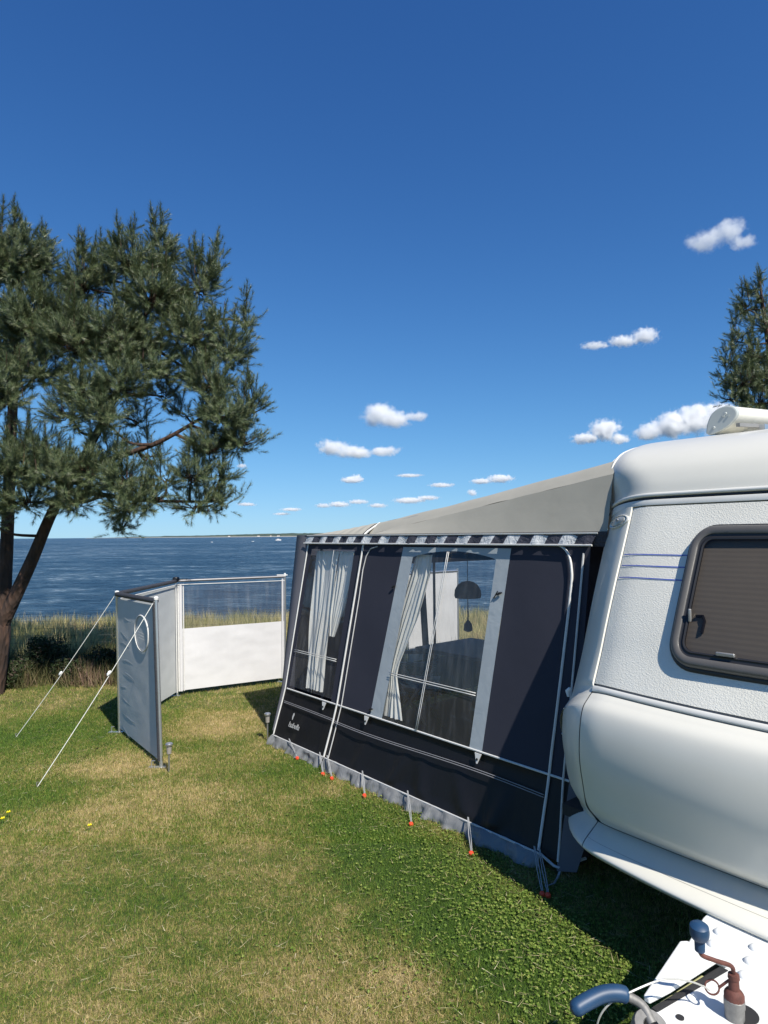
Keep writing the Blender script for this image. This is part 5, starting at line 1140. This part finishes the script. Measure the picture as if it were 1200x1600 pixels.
# guy ropes
for (T_, gx, gy, s_, lb) in ((T0, 25, 1152, .56, 'left white guy rope, from the far corner of the grey windbreak panel'), (T1, 58, 1230, .42, 'right white guy rope, crossing the grey panel with the ring mark')):
    e = at(gx, gy); r_ = thing('guy_rope', lb, 'rope', e, 'guy ropes of the windbreak')
    b = MB(); b.tube([T_ + (e - T_) * t + Vector((0, 0, -.02 * math.sin(math.pi * t))) for t in np.linspace(0, 1, 16)], .0026, 6); b.build('rope', M['rope'], r_)
    p = T_ + (e - T_) * s_; d = (e - T_).normalized(); b = MB(); b.tube([p - d * .02, p - d * .01, p + d * .01, p + d * .02], [.004, .011, .011, .004], 8); b.build('slider', M['plastic_w'], r_)
    b = MB(); b.tube([e + Vector((.01, 0, -.05)), e + Vector((-.005, 0, .03)), e + Vector((.008, 0, .032))], .003, 6); b.build('peg', M['steel'], r_)
b = MB(); q = P3 + Vector((0.02, -.35, .30)); p = far(430, 1046, 6.3); b.box(p, (.10, .03, .03), Matrix.Rotation(R(-25), 3, 'Y')); o = b.build('hammer_handle', M['black_plastic'], off=p, bevel=.004); o.location = p
bpy.data.objects.remove(o)
b = MB(); p = LW(-2.75, .36, .60); b.tube([p, p + Vector((-.09, -.01, -.035))], .014, 8); b.build('pull_handle', M['black_plastic'], aw)

# solar garden lights
def solar(x, y, hgt, label):
    p = at(x, y); r_ = thing('solar_light', label, 'garden light', p, 'solar lights on the lawn')
    b = MB(); b.lathe([(.002, -.05), (.0065, -.03), (.0065, hgt - .075)], p, 10); b.build('stake', M['solar'], r_)
    b = MB(); b.lathe([(.010, hgt - .078), (.016, hgt - .074), (.0185, hgt - .02), (.016, hgt - .018)], p, 16); b.build('lantern', M['solarglass'], r_)
    b = MB(); b.lathe([(.018, hgt - .020), (.025, hgt - .018), (.026, hgt - .006), (.020, hgt), (.004, hgt + .001)], p, 18); b.build('cap', M['solar'], r_)
solar(264, 1207, .205, 'solar garden light standing beside the near foot of the windbreak')
solar(418, 1158, .225, 'solar garden light standing left of the awning sea corner')

# dandelions
for (x, y, lb) in ((3, 1290, 'yellow dandelion at the left edge of the lawn, lower of two'), (12, 1280, 'yellow dandelion at the left edge of the lawn, upper of two'), (139, 1301, 'single yellow dandelion in the dry grass left of centre')):
    p = at(x, y); r_ = thing('dandelion', lb, 'flower', p, 'dandelions in the lawn')
    b = MB(); b.tube([p, p + Vector((.003, 0, .035))], .0015, 5); b.build('stalk', M['stalk'], r_)
    b = MB()
    for k in range(14):
        a = k * 2.4; rr_ = .011 if k % 2 else .007; b.tube([p + Vector((.003, 0, .035)), p + Vector((.003 + math.cos(a) * rr_, math.sin(a) * rr_, .042 + .003 * (k % 3)))], [.001, .0032], 4)
    b.build('flower_head', M['yellow'], r_)

# ------------------------------------------------------------------ clouds
def cloud(blobs, label, seed, alt=820.0, dens=1.0):
    """cumulus as real vapour: blobs (x, y, rx, ry) give its lumps, alt its flat base; a noise-carved volume fills a closed hull"""
    cx = sum(b_[0] for b_ in blobs) / len(blobs); by = max(b_[1] + b_[3] for b_ in blobs)
    D = alt / ray(cx, by).z; k = D / FPX; rr_ = random.Random(seed); bl = []
    for (x, y, rx, ry) in blobs:
        r = ray(x, y); bl.append((Vector((r.x * D, r.y * D, r.z * D + CAMH)), Vector((rx * k, (rx + ry) / 2 * k, ry * k))))
    base = sum((c for c, _ in bl), Vector()) / len(bl)
    lo = Vector([min(c[i] - 1.45 * r_[i] for c, r_ in bl) for i in range(3)]); hi = Vector([max(c[i] + 1.45 * r_[i] for c, r_ in bl) for i in range(3)])
    m = bpy.data.materials.new('cloud_vapour'); m.use_nodes = True; n = m.node_tree.nodes; l = m.node_tree.links; n.clear()
    tc = n.new('ShaderNodeTexCoord'); best = None; P = tc.outputs['Object']
    wn_ = n.new('ShaderNodeTexNoise'); wn_.inputs['Scale'].default_value = .012 * 6 / k ** .5 * .25 / 1.0 if False else 1.6 / (bl[0][1].z * 1.6); wn_.inputs['Detail'].default_value = 7; wn_.inputs['Roughness'].default_value = .66; l.new(P, wn_.inputs['Vector'])
    for c, r_ in bl:
        v1 = n.new('ShaderNodeVectorMath'); v1.operation = 'SUBTRACT'; l.new(P, v1.inputs[0]); v1.inputs[1].default_value = c - base
        v2 = n.new('ShaderNodeVectorMath'); v2.operation = 'DIVIDE'; l.new(v1.outputs[0], v2.inputs[0]); v2.inputs[1].default_value = r_
        v3 = n.new('ShaderNodeVectorMath'); v3.operation = 'LENGTH'; l.new(v2.outputs[0], v3.inputs[0])
        if best is None: best = v3.outputs['Value']
        else:
            q = n.new('ShaderNodeMath'); q.operation = 'SMOOTH_MIN'; q.inputs[2].default_value = .25; l.new(best, q.inputs[0]); l.new(v3.outputs['Value'], q.inputs[1]); best = q.outputs[0]
    q = n.new('ShaderNodeMath'); q.operation = 'MULTIPLY_ADD'; l.new(wn_.outputs[0], q.inputs[0]); q.inputs[1].default_value = 2.5; q.inputs[2].default_value = -1.25 + .03
    q2 = n.new('ShaderNodeMath'); q2.operation = 'ADD'; l.new(best, q2.inputs[0]); l.new(q.outputs[0], q2.inputs[1])
    mr = n.new('ShaderNodeMapRange'); mr.interpolation_type = 'SMOOTHSTEP'; mr.inputs[1].default_value = 1.0; mr.inputs[2].default_value = .30; mr.inputs[3].default_value = 0; mr.inputs[4].default_value = dens * 5.0 / (bl[0][1].z * 2)
    l.new(q2.outputs[0], mr.inputs[0])
    sx = n.new('ShaderNodeSeparateXYZ'); l.new(P, sx.inputs[0]); bz = n.new('ShaderNodeMapRange'); bz.inputs[1].default_value = alt - base.z - 0; bz.inputs[2].default_value = alt - base.z + bl[0][1].z * .35; l.new(sx.outputs[2], bz.inputs[0])
    ml = n.new('ShaderNodeMath'); ml.operation = 'MULTIPLY'; l.new(mr.outputs[0], ml.inputs[0]); l.new(bz.outputs[0], ml.inputs[1])
    sc_ = n.new('ShaderNodeVolumeScatter'); sc_.inputs['Color'].default_value = (1, 1, 1, 1); sc_.inputs['Anisotropy'].default_value = 0.0; l.new(ml.outputs[0], sc_.inputs['Density'])
    o_ = n.new('ShaderNodeOutputMaterial'); l.new(sc_.outputs[0], o_.inputs['Volume'])
    b = MB(); b.box((lo + hi) / 2, hi - lo); o = b.build('cloud', m, off=base, smooth=False); o.location = base; tag(o, label, 'cloud', 'small cumulus clouds'); return o
sc.cycles.volume_bounces = 12; sc.cycles.volume_max_steps = 128; sc.cycles.volume_step_rate = .5
cloud([(590, 648, 30, 20), (612, 655, 34, 17), (648, 650, 22, 10)], 'white puffy cloud above the sea, upper one of the two in the middle', 1)
cloud([(520, 700, 26, 14), (555, 707, 32, 11), (600, 705, 26, 9)], 'elongated white cloud just below the middle upper puffy one', 2)
cloud([(548, 750, 18, 6), (558, 748, 12, 7)], 'small oval white cloud below the elongated one, over the awning', 3, dens=.8)
cloud([(1100, 378, 32, 18), (1140, 362, 30, 20), (1160, 378, 22, 14)], 'wispy white cloud high at the right, above the pine top', 4, dens=.4)
cloud([(930, 540, 24, 6), (975, 533, 28, 9), (1008, 525, 22, 14)], 'slanting wispy cloud at right, left of the pine top', 5, dens=.4)
cloud([(915, 685, 24, 10), (945, 672, 26, 18), (968, 686, 16, 10)], 'white cloud just above the caravan nose, left of the bigger one', 6)
cloud([(1015, 675, 24, 16), (1050, 665, 32, 24), (1090, 655, 36, 24), (1125, 645, 30, 18)], 'biggest white cloud, low behind the roof awning casing', 7, dens=1.3)
cloud([(752, 752, 18, 5), (782, 748, 22, 7)], 'flat white cloud right above the awning roof slope, widest of the low row', 8, dens=.7)
cloud([(690, 758, 22, 4)], 'thin grey white streak of cloud left of the widest low one', 9, dens=.45)
cloud([(738, 770, 9, 6)], 'tiny round cloud touching the awning roof line', 10, dens=.7)
cloud([(640, 743, 22, 3)], 'thin grey cloud streak right of the small oval cloud', 11, dens=.45)
cloud([(505, 790, 14, 4), (530, 788, 20, 5), (560, 784, 18, 4)], 'low row of pale cloud over the horizon left of the awning roof', 12, dens=.45)
cloud([(590, 790, 16, 4), (640, 782, 28, 5), (668, 778, 20, 4)], 'low pale cloud bank close above the awning roof', 13, dens=.5)
cloud([(455, 796, 18, 3), (440, 803, 14, 2.5)], 'faint low cloud near the horizon right of the pine', 14, dens=.45)
cloud([(385, 788, 16, 3), (378, 728, 8, 4)], 'faint cloud scrap at the right edge of the pine crown', 15, dens=.45)

#print('TRIS', sum(len(o.data.polygons) for o in bpy.data.objects if o.type == 'MESH'))
